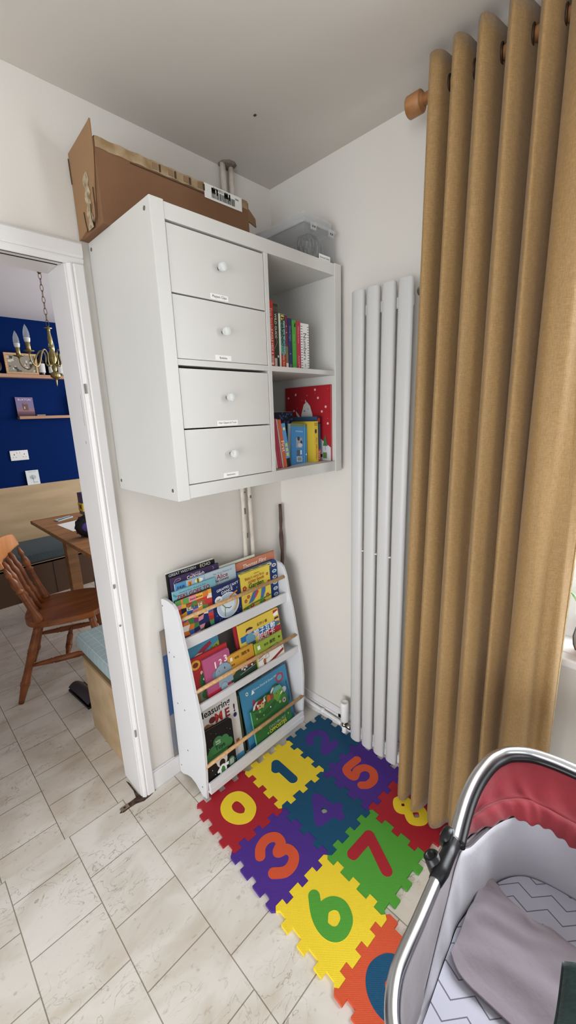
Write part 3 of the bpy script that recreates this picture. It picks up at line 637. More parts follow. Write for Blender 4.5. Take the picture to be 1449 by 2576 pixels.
rb(1, .038, -.670, -.444, .662, .915, .006, 'picture_book', 'dark purple picture book with white title lettering at the back left of the top tier', '#3a2a4e', a_roach)
rb(1, .048, -.680, -.454, .662, .931, .004, 'magazine', 'black magazine with large cream capital letters, tallest at the back left of the rack', '#121215', lambda A: A.text('GREAT WESTERN', .32, .972, .54, '#c9cdd0', .0).text('ECHO', .79, .967, .36, '#d8d2b8', .01, .05))
rb(1, .055, -.676, -.458, .662, .935, .004, 'magazine', 'white magazine edge behind the black magazine on the top tier', '#e2e0dc', None)
# middle tier
def a_sky(A):
    A.rect(0, .62, 1, 1, '#3f7f9c').poly([(.1, .72), (.55, .88), (.75, .92), (.8, .86), (.5, .76)], '#8a2a3c').poly([(0, .70), (.35, .80), (.5, .78), (.3, .62), (0, .55)], '#c3a8a0').poly([(0, .62), (.5, .72), (.2, .52), (0, .48)], '#a83c44')
    A.poly([(.35, .60), (.62, .76), (1, .86), (1, .52), (.4, .5)], '#8a9a3a').text('小飛機', .78, .76, .34, '#20281c', .01, rot=.18).text('頑皮貓過山', .42, .60, .42, '#18181c', .0, rot=.18)
rb(2, .028, -.680, -.516, .414, .642, .006, 'picture_book', 'blue and green book with a red aircraft, at the back left of the middle tier', '#7a9a7a', a_sky)
def a_red(A):
    A.ell(.16, .84, .12, .105, '#d9a83a').ell(.16, .84, .07, .055, '#7a2a1c').ell(.38, .66, .05, .11, '#f0d8cc').ell(.27, .62, .03, .045, '#f0c8b8')
    A.rect(0, 0, .5, .3, '#7a8a7c').ell(.35, .42, .17, .20, '#2a6a3c').ell(.33, .46, .06, .04, '#dfe6dc').ell(.42, .12, .24, .14, '#3c6a34').rect(0, 0, .14, .2, '#8a6a3c')
rb(2, .014, -.676, -.490, .414, .593, .009, 'board_book', 'red hardback with a round gold medal sticker, left of the pink counting book', '#b42c30', a_red)
def a_123(A):
    A.rect(0, 0, 1, .13, '#b8283c').text('1', .42, .73, .07, '#f0dde0', .05, .17).text('2', .62, .755, .12, '#f0dde0', .05, .17).text('3', .82, .78, .12, '#f0dde0', .05, .17)
    for i in range(7): A.ell(.36+.055*i, .90, .006, .006, '#e8c8d0', 6)
    A.ell(.36, .50, .12, .10, '#6f8494').ell(.66, .50, .32, .2, '#4a6474').ell(.66, .50, .31, .19, '#8aa0b0').rect(.42, .15, .97, .48, '#8aa0b0').ell(.6, .12, .14, .11, '#4a6474').ell(.6, .12, .13, .10, '#94aab8').ell(.72, .56, .018, .03, '#20242c').ell(.9, .62, .012, .012, '#20242c', 8).ell(.5, .55, .012, .012, '#20242c', 8).rect(.70, .045, .96, .085, '#e6ccd0')
rb(2, .0, -.622, -.492, .414, .578, .010, 'board_book', 'pink counting board book with white numerals, left of centre on the middle tier', '#b0547c', a_123, rc=.012)
def a_fire(A):
    A.rect(0, 0, 1, .32, '#2c4434').poly([(.08, .02), (.08, .30), (.3, .44), (.98, .44), (.98, .3)], '#2c4434')
    A.rect(.42, .32, .66, .52, '#c9bcc0').rect(.66, .34, .98, .58, '#a8303c').ell(.54, .30, .06, .075, '#3a2026').ell(.54, .30, .035, .04, '#e0dcdc').ell(.84, .33, .06, .075, '#3a2026').ell(.84, .33, .035, .04, '#e0dcdc').stroke([(.35, .2), (.98, .28)], .0012, '#d8d4cc')
    A.rect(.08, .80, .17, .92, '#efe6d8').text('哈哇', .33, .84, .16, '#3a2418', .01).text('消防车', .67, .85, .34, '#241812', .02).text('●●', .16, .66, .12, '#7a4a1c', .0)
rb(2, -.001, -.508, -.368, .414, .541, .010, 'board_book', 'orange-yellow board book with a red truck picture, centre of the middle tier', '#d09a34', a_fire)
def a_train(A):
    A.rect(.0, 0, 1, .56, '#d9cfc4').poly([(.02, .30), (.3, .56), (.72, .66), (.94, .55), (.98, .36), (.5, .2), (.1, .1)], '#e6e3dd').poly([(.3, .1), (.98, .38), (.98, .28), (.34, .02)], '#8a2a26').stroke([(.06, .55), (.4, .62), (.78, .66), (.92, .5), (.92, .4)], .002, '#1c1c1e').stroke([(.30, .30), (.42, .33), (.42, .46), (.30, .43), (.30, .30)], .0014, '#1c1c1e').stroke([(.04, .44), (.2, .48)], .002, '#1c1c1e').stroke([(.04, .36), (.2, .40)], .002, '#1c1c1e').ell(.24, .26, .05, .10, '#a8603c').rect(.2, .02, .28, .2, '#7a3a24')
    A.rect(.06, .76, .16, .90, '#eef0e6').text('南京', .38, .82, .16, '#24301a', .01).text('高铁', .62, .83, .22, '#1a2214', .02).ell(.88, .84, .035, .04, '#2c3a20')
rb(2, -.013, -.366, -.205, .414, .538, .010, 'board_book', 'lime green board book with a white train, in front of the large yellow book', '#93a83c', a_train, rc=.008)
def a_big(A0):
    A = Art(A0.mb, A0.o+A0.V*(A0.h*.40), A0.U, A0.V, A0.w, A0.h*.60)
    A.poly([(.02, .38), (.02, .58), (.75, .60), (.92, .60), (.92, .36)], '#2468a8').rect(.14, .37, .88, .60, '#2468a8').rect(.42, .16, 1, .37, '#a82430')
    A.text('親子互動', .60, .485, .54, '#eef0f2', .02).text('認知卡', .62, .27, .44, '#eee4e0', .02).text('愛的小書', .56, .74, .26, '#4a3a20', .01).rect(.86, .74, .98, .95, '#efe9e6').poly([(.86, .84), (.98, .9), (.98, .95), (.86, .95)], '#b02c34')
    A.ell(.24, .66, .075, .08, '#e0b48c').poly([(.15, .66), (.17, .77), (.25, .79), (.33, .74), (.31, .70), (.2, .71)], '#3a2418').poly([(.12, .3), (.14, .54), (.24, .60), (.34, .54), (.36, .34), (.3, .24)], '#6a9ab0').stroke([(.32, .5), (.40, .42), (.44, .5)], .006, '#e0b48c').rect(.16, .1, .34, .28, '#4a5a60')
    A.ell(.92, .60, .06, .06, '#e0b48c').poly([(.86, .62), (.88, .69), (.97, .69), (.98, .63)], '#3a2418').ell(.92, .47, .07, .07, '#4a6a70')
rb(2, .018, -.418, -.178, .414, .632, .009, 'picture_book', 'large yellow book with blue and red title bands, at the right of the middle tier', '#dfc04a', a_big, rc=.008)
rb(2, .031, -.432, -.20, .414, .636, .008, 'picture_book', 'red book mostly hidden behind the large yellow book on the middle tier', '#a02636', None)
# bottom tier
def a_measure(A):
    A.text('Measuring', .42, .865, .80, '#1c1a20', .03, .13, rot=.03).text('M', .50, .755, .19, '#b8342c', .06, .12).text('E', .72, .75, .13, '#8a2c34', .06, .12).text('!', .90, .76, .045, '#5a2a44', .06, .12).ell(.90, .665, .045, .03, '#2a3060')
    for i, (x, y) in enumerate(((.12, .66), (.2, .70), (.28, .68), (.34, .76), (.1, .58), (.22, .6), (.3, .6))): A.ell(x, y+.0, .08, .04, ['#a8483c', '#8a6a3c', '#b87a5a', '#6a2a2a', '#c29a6a', '#7a3c3c', '#a8604a'][i])
    A.rect(.0, 0, 1, .14, '#5aa0c8').ell(.6, .16, .12, .05, '#7a4a34').ell(.78, .17, .06, .04, '#e0dcd8').rect(.84, .26, .92, .34, '#a8603a')
rb(3, .020, -.680, -.477, .042, .365, .006, 'picture_book', 'large white book with black script and red capitals, bottom tier left', '#dedbd8', a_measure, roll=-.06)
def a_toys(A):
    A.dots(34, '#e6e4e2', .0014, 8)
    for x, y, r in ((.28, .56, .2), (.45, .70, .17), (.68, .68, .15), (.82, .60, .13), (.12, .52, .12), (.55, .60, .25)): A.ell(x, y, r, r*.62, '#3c7a44'); A.d -= A.step*.93
    A.d += A.step; A.text('baby', .45, .72, .16, '#dfe8da', .01).text('touch', .45, .685, .16, '#dfe8da', .01).text('Toys', .50, .605, .34, '#16201a', .04).text('A black and white book', .5, .525, .56, '#16201a', .01, rot=.06)
    A.ell(.50, .36, .19, .12, '#cfc6c6').ell(.33, .40, .055, .045, '#cfc6c6').ell(.67, .43, .055, .045, '#cfc6c6').ell(.50, .31, .1, .07, '#221c18').ell(.5, .19, .13, .10, '#e6e4e6').ell(.5, .19, .07, .065, '#3c7a44').stroke([(.42, .24), (.34, .2)], .012, '#e6e4e6').stroke([(.58, .25), (.70, .25)], .012, '#e6e4e6').stroke([(.44, .12), (.36, .06)], .013, '#e6e4e6').stroke([(.56, .12), (.70, .12)], .013, '#e6e4e6')
    A.ell(.82, .24, .12, .09, '#3c6a44')
    for i in range(4): A.stroke([(.76+.035*i, .20), (.77+.035*i, .29)], .0022, '#e6e4e2')
rb(3, -.002, -.678, -.535, .044, .275, .012, 'board_book', 'black board book with a green cloud and white bear, front left of the bottom tier', '#0e0d10', a_toys, roll=-.075, rc=.014)
rb(3, .036, -.60, -.455, .042, .312, .006, 'picture_book', 'dark olive book edge leaning between the white and blue books on the bottom tier', '#5e6a44', None, roll=-.06)
rb(3, .044, -.585, -.440, .042, .300, .006, 'picture_book', 'black book edge leaning beside the olive book on the bottom tier', '#15181a', None, roll=-.05)
def a_blue(A):
    A.text('Donna David & Gwen Millward', .56, .90, .62, '#d4e4ea', .0).ell(.12, .90, .025, .03, '#e4eef0').ell(.12, .90, .012, .015, '#20405c').poly([(.2, .84), (.23, .92), (.27, .85)], '#eef2f2')
    A.ell(.22, .66, .03, .10, '#b04050').ell(.22, .46, .03, .08, '#b04050').ell(.23, .30, .04, .07, '#e6e2e0').ell(.25, .22, .07, .05, '#15151a').ell(.87, .60, .05, .05, '#e8eaea').ell(.82, .84, .09, .08, '#b03c50').ell(.82, .84, .055, .05, '#5aa0b4').stroke([(.94, .72), (.97, .5), (.94, .36)], .006, '#2c5a88').rect(0, 0, .3, .1, '#2c6aa4')
rb(3, .022, -.438, -.153, .042, .322, .010, 'picture_book', 'large blue picture book behind the green dinosaur book on the bottom tier', '#4489ae', a_blue)
# die-cut dinosaur book
y0, zz, kk = TI[3]; V0 = Vector((0, kk, 1)).normalized(); o0 = Vector((-.415, y0-.002+(.044-zz)*kk, .044)); U0 = Vector((1, 0, 0)); N0 = U0.cross(V0)
T = thing('board_book', 'green die-cut dinosaur opposites book, front right of the bottom tier', 'book', o0+U0*.1, 'books on the bottom tier of the rack')
out = [(0, 0), (.215, 0), (.225, .03), (.228, .07), (.222, .10), (.225, .13), (.218, .15), (.205, .165), (.20, .19), (.196, .215), (.18, .228), (.155, .228), (.14, .215), (.132, .205), (.118, .212), (.10, .214), (.085, .207), (.075, .212), (.05, .212), (.032, .20), (.024, .185), (.018, .183), (0, .185)]
q = MB(); q.prism([out], o0, U0, V0, N0, -.002, 0, ink('#2f6a34')); q.prism([out], o0, U0, V0, N0, -.014, -.012, ink('#2f6a34')); q.prism([[(0, 0), (.004, 0), (.004, .183), (0, .183)]], o0, U0, V0, N0, -.012, -.002, ink('#5fae8a'))
A = Art(q, o0, U0, V0, .228, .23)
A.poly([(.10, .79), (.12, .86), (.22, .915), (.36, .91), (.38, .80), (.30, .74)], '#8a1c26').poly([(.17, .76), (.20, .86), (.26, .84), (.31, .88), (.36, .82), (.33, .76)], '#c9b07a').poly([(.32, .84), (.37, .93), (.39, .84)], '#eee8e0').poly([(.17, .80), (.155, .88), (.20, .85)], '#eee8e0')
A.ell(.23, .81, .013, .018, '#20180f', 10).ell(.31, .83, .013, .018, '#20180f', 10)
A.poly([(.42, .76), (.43, .90), (.47, .925), (.52, .9), (.53, .76)], '#c2602c').poly([(.53, .76), (.54, .9), (.58, .90), (.60, .76)], '#a8384c').poly([(.60, .88), (.62, .97), (.72, .99), (.82, .975), (.86, .90), (.74, .87)], '#6aa49e').poly([(.60, .70), (.60, .88), (.74, .885), (.86, .90), (.87, .80), (.80, .72), (.72, .66)], '#6a9a3c')
A.ell(.69, .84, .012, .012, '#20280f', 8).ell(.80, .86, .01, .01, '#20280f', 8).poly([(.77, .775), (.79, .80), (.85, .83), (.855, .80)], '#eef0ea').poly([(.72, .68), (.80, .76), (.95, .74), (.92, .62), (.8, .58)], '#3c7a34')
A.poly([(.0, .80), (.08, .77), (.25, .755), (.42, .79), (.58, .80), (.66, .70), (.62, .60), (.30, .50), (0, .52)], '#3c7438').poly([(.06, .745), (.25, .66), (.45, .70), (.62, .75), (.66, .70), (.56, .60), (.30, .56), (.1, .60)], '#2c5c2e').ell(.48, .665, .014, .018, '#eef0ea', 8)
A.ell(.86, .62, .05, .055, '#b49aa4').ell(.86, .62, .018, .02, '#20181c', 8)
for x, y, r in ((.2, .72, .024), (.3, .76, .02), (.1, .62, .02), (.28, .60, .018), (.15, .40, .03), (.4, .43, .016), (.74, .64, .03), (.82, .40, .03), (.92, .44, .026), (.9, .3, .02), (.3, .2, .02), (.6, .3, .02), (.5, .08, .02), (.12, .12, .02), (.75, .15, .02)): A.ell(x, y, r, r, '#8ab66a', 10); A.d -= A.step*.93
A.d += A.step; A.text('DINOSAURS', .58, .285, .46, '#93a88c', .02).text('OPPOSITES', .58, .205, .48, '#d9cf3c', .03)
q.build('cover', T)
q = MB(); q.prism([[(.004, .004)]+[(min(x, .215)-.006, y-.005) for x, y in out[1:-1] if y > .005]+[(.004, .18)]], o0, U0, V0, N0, -.0118, -.0022, PAGES); q.build('pages', T)

# flat picture between the rack and the wall
t = thing('picture_canvas', 'flat framed picture slotted upright between the rack and the wall', 'picture', (-.55, -.008, .09))
q = MB(); q.box(-.714, -.685, -.0115, -.0085, .09, .690, mat('canvas_edge', '#8b7a69', .8, var=('#6c6f78', 8, 3))); q.box(-.685, -.32, -.0115, -.0085, .09, .690, mat('canvas_grey', '#b3aca6', .8)); q.build('canvas', t)
q = MB(); q.box(-.7135, -.69, -.0122, -.0116, .30, .58, ink('#24426e')); q.build('canvas_print', t)
# walking stick in corner
pts = []; rr = []
for i in range(28):
    z = .008+i*.040; f = i/27; pts.append((-.060+.030*f+.002*math.sin(i*1.3), -.050+.030*f+.0015*math.cos(i), z)); rr.append(.0085+.001*math.sin(i*2.3)+(.0022 if i in (22, 23, 14, 5) else 0))
tag(MB().tube(pts, rr, mat('dark_stick_bark', '#3d2e28', .7, bump=(60, .5), var=('#5a463c', 20, 4)), 10).build('walking_stick'), 'dark knobbly wooden stick standing in the corner behind the book rack', 'stick')

# ---- books in the cabinet (spines face the room)
def spine_book(label, x0, x1, z0, h_, d_, yf, col, art=None, lean=0, group='books in the upper cube of the cabinet', sc=None, name='book'):
    """spine facing -y; art drawn on the spine"""
    th_ = x1-x0; T = thing(name, label, 'book', ((x0+x1)/2, yf, z0), group)
    M = Matrix.Translation((x0, yf, z0)) @ Matrix.Rotation(lean, 4, 'Y')
    b = MB(); c = ink(col); ct = min(.0016, th_*.2)
    b.box(0, th_, 0, ct, 0, h_, c, M); b.box(0, ct, ct, d_, 0, h_, c, M); b.box(th_-ct, th_, ct, d_, 0, h_, ink(sc) if sc else c, M)
    if art:
        o = M @ Vector((0, 0, 0)); U = (M.to_3x3() @ Vector((1, 0, 0))); V = (M.to_3x3() @ Vector((0, 0, 1)))
        A = Art(b, o, U, V, th_, h_); art(A)
    b.build('cover', T); g = MB(); g.box(ct, th_-ct, ct, d_-.003, .002, h_-.003, PAGES, M); g.build('pages', T); return T
ZC = ZM+TS/2+.0004
VR = -PI/2
spine_book('very tall thin yellow book against the cabinet divider, upper cube', -.4005, -.3935, ZC, .300, .25, -.372, '#c9a93c', lambda A: A.rect(0, 0, 1, .28, '#3c4a2c').rect(0, .30, 1, .42, '#1c1c14').rect(0, .62, 1, .64, '#8a5a2c'))
spine_book('tall red spine with white lettering, second from the divider in the upper cube', -.3925, -.3625, ZC, .207, .24, -.366, '#b5302c', lambda A: A.rect(0, 0, .3, 1, '#dcd4c6').text('JUNGLE HIDE & SEEK', .66, .32, 3.6, '#efe0d4', .02, .5, VR).text('First Sticker', .66, .72, 2.2, '#e6b8a8', .0, .3, VR).ell(.66, .05, .2, .02, '#e6d8c8'))
spine_book('black and green spine with small white capitals, third in the upper cube', -.361, -.335, ZC, .201, .22, -.360, '#2c2f22', lambda A: A.rect(.0, .88, 1, .96, '#4a4438').text('WILD GUIDE', .55, .66, 3.0, '#d8d4c4', .01, .28, VR).rect(.1, 0, .6, .15, '#b9b4ac').rect(.6, .02, .9, .12, '#1a1a1e').stroke([(.2, .3), (.7, .4), (.5, .5)], .002, '#8a8462').ell(.8, .18, .12, .02, '#dcd8cc'))
spine_book('white and teal spine with a yellow face at the top, middle of the upper cube', -.333, -.303, ZC, .174, .17, -.360, '#79aaa0', lambda A: A.rect(0, 0, .25, 1, '#dfd8c8').rect(.25, 0, 1, .27, '#b03c30').rect(.3, .88, .98, .99, '#5a5a2c').ell(.62, .935, .3, .048, '#d9bc4a').text('Peekaboo', .62, .68, 3.1, '#16181a', .04, .46, VR).text('Chick', .64, .37, 2, '#2c6a70', .02, .2, VR).text('baby book', .62, .12, 1.6, '#e6c8a8', .0, .2, VR))
spine_book('thin maroon and olive spine between the teal and navy spines, upper cube', -.3015, -.2905, ZC, .172, .17, -.360, '#6a2a48', lambda A: A.rect(0, 0, 1, .42, '#7a7048').rect(0, 0, 1, .1, '#dcdad2').ell(.5, .8, .2, .012, '#e0a0b0', 8).ell(.5, .68, .2, .012, '#e0a0b0', 8))
spine_book('navy blue spine in the upper cube', -.2885, -.2695, ZC, .165, .19, -.360, '#2a3358', lambda A: A.ell(.55, .06, .25, .025, '#c9b06a').ell(.55, .06, .17, .017, '#2a3358').ell(.5, .3, .14, .012, '#9aa4c8', 8).text('Good Night', .5, .7, 2.6, '#8a94b8', .0, .3, VR))
spine_book('bright green spine in the upper cube', -.268, -.2475, ZC, .162, .19, -.360, '#4c9a3c', lambda A: A.poly([(.55, .9), (.75, .96), (.9, .93), (.85, .86), (.6, .86)], '#1c2a18').text('Dear Zoo', .5, .55, 2.4, '#7ac060', .0, .4, VR).rect(.1, .015, .9, .03, '#dcdcd0'))
spine_book('crimson spine beside the white number book, upper cube', -.246, -.2245, ZC, .161, .19, -.360, '#b03648', lambda A: A.text('Where is mum', .5, .72, 2.6, '#e0a8b0', .0, .4, VR).text('Animal', .5, .2, 1.3, '#e0a8b0', .0, .16, VR).stroke([(.4, .09), (.7, .07), (.4, .04), (.6, .02)], .0012, '#e8c8cc'))
def a_num(A):
    for i in range(17): A.rect(0, .03+.056*i, .22, .042+.056*i, '#26262a').rect(.80, .03+.056*i, 1, .042+.056*i, '#26262a'); A.d -= 2*A.step
    A.d += 2*A.step; A.text('Numbers', .5, .50, 2.1, '#3a3a3e', .0, .55, VR); A.rect(.48, .06, .54, .13, '#6a6a6e')
spine_book('thick white spine with black dashes down both edges, upper cube', -.2235, -.180, ZC, .157, .17, -.360, '#e0dedb', a_num)
ZL = Z0+.003+TB+.0004; GL = 'books in the lower cube of the cabinet'
lean = -.12
def lb(label, x0, x1, h_, col, art=None, yf=-.355, ln=lean, **k): return spine_book(label, x0, x1, ZL, h_, .19, yf, col, art, ln, GL, **k)
lb('orange-red slim spine leaning against the divider, leftmost in the lower cube', -.3835, -.3715, .100, '#c44a28', lambda A: A.rect(0, .7, 1, 1, '#c8883a'), ln=-.10)
lb('slim white and sage spine leaning second from left, lower cube', -.3705, -.3575, .186, '#a8b09a', lambda A: A.rect(.62, 0, .95, 1, '#dcdcd4').rect(.25, 0, .38, 1, '#3c6a5c'), ln=-.13)
lb('slim crimson spine leaning third from left, lower cube', -.3565, -.3445, .179, '#a82c40', lambda A: A.rect(.35, .02, .5, .98, '#c86070'), ln=-.14)
lb('second slim crimson spine leaning just right of the first, lower cube', -.3435, -.3325, .178, '#b03a4c', lambda A: A.rect(.6, .02, .75, .98, '#4c4a80'), ln=-.145)
lb('slim cream spine leaning between crimson and orange spines, lower cube', -.3315, -.3235, .176, '#c8b89a', lambda A: A.rect(.6, 0, .9, 1, '#8a4a5c'), ln=-.15)
lb('orange spine leaning left of the blue sticker spine, lower cube', -.3225, -.3085, .174, '#cc5a34', lambda A: A.text('First', .6, .45, 2.8, '#f0d8c8', .01, .2, VR), ln=-.155)
lb('pale blue spine with yellow stickers, rightmost of the leaning books', -.3075, -.2885, .160, '#5a94c4', lambda A: A.rect(0, 0, 1, .2, '#16181c').rect(.2, .25, .85, .33, '#b9c87a').rect(.2, .36, .85, .44, '#b9c87a').rect(.2, .47, .85, .55, '#b9c87a').ell(.5, .88, .28, .035, '#e6dc8a'), ln=-.16)
# dark patterned box
t = thing('board_book', 'dark navy starry book standing at the back of the lower cube', 'book', (-.22, -.2, ZL), GL)
q = MB(); q.box(-.255, -.135, -.225, -.195, ZL, ZL+.200, ink('#10142a')); A = Art(q, (-.255, -.225, ZL), (1, 0, 0), (0, 0, 1), .12, .2); A.dots(30, '#4a5a86', .004, 3, (.35, .72, .95, .98)); q.build('cover', t, bevel=.002)
q = MB(); q.box(-.252, -.136, -.222, -.198, ZL+.2001, ZL+.2005, PAGES); q.build('pages', t)
# blue book facing the room, showing its back cover
def a_back(A):
    A.rect(0, .93, 1, 1, '#6a7a5c').rect(.28, .80, .72, .83, '#8ab0cc').rect(.30, .42, .68, .66, '#9a9ca8').ell(.45, .64, .08, .05, '#3a3a44').ell(.62, .55, .06, .05, '#2a2a34').ell(.55, .48, .14, .05, '#c8c4cc').rect(.34, .22, .52, .36, '#5a5a64').ell(.60, .33, .045, .03, '#e0e4e8').ell(.60, .28, .045, .03, '#e0e4e8').rect(.33, .08, .66, .20, '#e0e0e2')
    for i in range(11): A.rect(.36+.025*i, .095, .372+.025*i+.006*(i % 2), .185, '#22242a'); A.d -= A.step*.93
    A.d += A.step; A.rect(.80, 0, .83, 1, '#7ab8e0').rect(.88, 0, .90, 1, '#3a7cb4').ell(.93, .25, .03, .02, '#e6eef2')
V_ = Vector((.0, .05, 1)).normalized(); Rm = Matrix.Rotation(.09, 3, 'Y')
book('book', 'blue book with its barcode side facing out, centre of the lower cube', (-.262, -.330, ZL+.001), Rm @ Vector((1, .12, 0)), Rm @ V_, .105, .158, .018, '#3f86c0', a_back, 'right', GL)
spine_book('black and white striped spine in the shadow behind the blue book', -.1535, -.1445, ZL, .11, .14, -.300, '#141418', lambda A: A.stroke([(.1, .3), (.9, .6)], .004, '#e0e0e0').stroke([(.2, .9), (.5, .5), (.9, .1)], .004, '#e0e0e0'), 0, GL)
spine_book('thick yellow spine with red capitals in the lower cube', -.1435, -.1185, ZL, .160, .15, -.345, '#d9b83a', lambda A: A.text('ALL ABOARD', .62, .36, 3.2, '#b0482c', .02, .46, VR).ell(.45, .76, .26, .055, '#3a3a34').text('NP', .5, .09, .36, '#6a5a2c', .01, .05, VR).rect(.1, .9, .9, .92, '#8a7a3a').rect(.1, .94, .9, .96, '#8a7a3a'), 0, GL)
spine_book('dark blue and red spine to the right of the yellow spine, lower cube', -.1175, -.0975, ZL, .178, .15, -.340, '#34506e', lambda A: A.rect(0, 0, 1, .28, '#b03c38').rect(0, .84, 1, 1, '#22242c').ell(.5, .92, .38, .055, '#b0342c').text('Story', .5, .14, 1.8, '#e6c8c0', .0, .2, VR), 0, GL)
# tall red book leaning flat on the right side of the cube, cover facing left
def a_bird(A):
    A.dots(40, '#d8a8a8', .0018, 9); 
    for x, y in ((.68, .95), (.74, .84), (.9, .72), (.94, .5), (.25, .9), (.2, .68), (.82, .66), (.08, .86)): A.ell(x, y, .022, .018, '#dcb4b4', 6)
    A.poly([(0, 0), (0, .42), (.2, .43), (.36, .40), (.6, .36), (.78, .30), (1, .18), (1, 0)], '#c8c8cc').poly([(.36, .36), (.37, .62), (.43, .76), (.50, .80), (.57, .74), (.62, .62), (.64, .36)], '#d2cfcb').poly([(.46, .79), (.47, .83), (.49, .8)], '#d2cfcb').poly([(.61, .58), (.66, .53), (.74, .55), (.75, .57), (.68, .52), (.60, .52)], '#d2cfcb').poly([(.38, .52), (.28, .42), (.26, .44), (.37, .6)], '#d2cfcb').poly([(.36, .54), (.26, .62), (.24, .68), (.3, .64), (.36, .58)], '#d2cfcb')
    A.ell(.53, .70, .008, .008, '#6a6462', 8).poly([(.45, .69), (.42, .67), (.47, .66)], '#8a827c')
    A.poly([(.84, .20), (.94, .20), (.89, .36)], '#3c6a3c').stroke([(.89, .2), (.89, .15)], .0015, '#3c2a20').rect(.84, .03, .92, .11, '#5a7a3c').rect(.76, .045, .83, .085, '#20263c')
M_ = Vector((0, -1, 0)); bk = book('picture_book', 'red picture book with a white bird drawing against the right side of the lower cube', (-.0745, -.125, ZL+.0005), M_, Vector((0, 0, 1)), .250, .298, .008, '#a31c26', a_bird, 'left', GL)

# ================================================================ FOAM MAT
MX, MY, MT, MS = -.0238, -.2551, -.0548, .2404
def mloc(i, j): a, b = -i*MS, -j*MS; c, s = math.cos(MT), math.sin(MT); return (MX+c*a-s*b, MY+s*a+c*b)
FC = {'red': '#a5202c', 'yellow': '#ecce30', 'teal': '#0f4a6c', 'purple': '#4a2a86', 'green': '#4f9a34', 'orange': '#cf5230'}
def edge(a, b, flip):
    """jigsaw edge from a to b (unit coords along the edge, offset sideways)"""
    n = 7; A_ = .044; L = []
    dx, dy = b[0]-a[0], b[1]-a[1]; nx, ny = -dy, dx
    def pt(t, o): return (a[0]+dx*t+nx*o, a[1]+dy*t+ny*o)
    L.append(pt(0, 0))
    for k in range(n):
        s = (1 if k % 2 == 0 else -1)*flip*A_
        t0, t1 = k/n, (k+1)/n; e = .012*(1 if s*flip > 0 else -1)
        if k == 0: L.append(pt(.035, s))
        else: L.append(pt(t0-e*.9, s*.999))
        if k == n-1: L.append(pt(1-.035, s))
        else: L.append(pt(t1+e*.9, s))
    return L
def tile_outline(i, j):
    """unit coords u = columns leftwards from corner, v = rows; keep shared edges identical"""
    def H_(i, j):  # edge between (i,j) and (i+1,j)
        return edge((i, j), (i+1, j), 1 if (i+j) % 2 else -1)
    def V_(i, j):
        return edge((i, j), (i, j+1), 1 if (i+j) % 2 else -1)
    L = H_(i, j)+V_(i+1, j)+[(x, y) for x, y in reversed(H_(i, j+1)+[(i+1, j+1)])]+[p for p in reversed(V_(i, j)+[(i, j+1)])]
    return L
def dig_loops(strokes): return strokes
TILES = [  # (i, j, tile colour, inset colour, description, digit strokes in tile coords (x right, y down), width)
 (2, 0, 'red', 'yellow', 'red foam play mat tile with a yellow zero', [([(.50, .27), (.62, .33), (.66, .48), (.63, .64), (.50, .72), (.37, .64), (.31, .48), (.36, .33)], True)], .165),
 (1, 0, 'yellow', 'teal', 'yellow foam play mat tile with a dark teal one', [([(.42, .36), (.50, .27), (.50, .72)], False)], .15),
 (0, 0, 'teal', 'purple', 'dark teal foam play mat tile with a purple two, by the radiator valve', [([(.30, .36), (.36, .28), (.48, .25), (.60, .30), (.64, .40), (.58, .52), (.34, .71), (.64, .71)], False)], .13),
 (2, 1, 'purple', 'orange', 'purple foam play mat tile with an orange three', [([(.28, .33), (.36, .24), (.50, .21), (.62, .28), (.62, .40), (.50, .47), (.63, .53), (.64, .66), (.54, .74), (.40, .74), (.27, .64)], False)], .135),
 (1, 1, 'teal', 'purple', 'dark teal foam play mat tile with a purple four, centre of the mat', [([(.54, .25), (.27, .58), (.56, .62), (.54, .25)], False), ([(.57, .30), (.58, .74)], False), ([(.5, .62), (.68, .62)], False)], .13),
 (0, 1, 'purple', 'orange', 'purple foam play mat tile with an orange five, under the radiator', [([(.64, .25), (.33, .25), (.30, .44), (.46, .40), (.60, .46), (.63, .60), (.52, .71), (.36, .71), (.27, .64)], False)], .13),
 (2, 2, 'yellow', 'green', 'yellow foam play mat tile with a green six', [([(.48, .23), (.36, .40), (.32, .56), (.36, .68), (.46, .73), (.60, .69), (.66, .56), (.60, .45), (.47, .41), (.36, .48)], False)], .14),
 (1, 2, 'green', 'red', 'green foam play mat tile with a red seven', [([(.27, .25), (.66, .25), (.44, .71)], False)], .145),
 (0, 2, 'red', 'yellow', 'red foam play mat tile with a yellow eight, half under the curtain', [([(.46, .23), (.57, .33), (.46, .43), (.35, .33)], True), ([(.46, .44), (.60, .57), (.46, .69), (.33, .57)], True)], .12),
 (2, 3, 'orange', 'teal', 'orange foam play mat tile with a dark teal zero, beside the pram', [([(.46, .26), (.62, .32), (.68, .46), (.63, .60), (.46, .68), (.33, .58), (.29, .45), (.34, .32)], True)], .19),
]
def mp(i, j, x, y): return mloc(i+1-x, j+y)   # tile coords -> world
import numpy as np
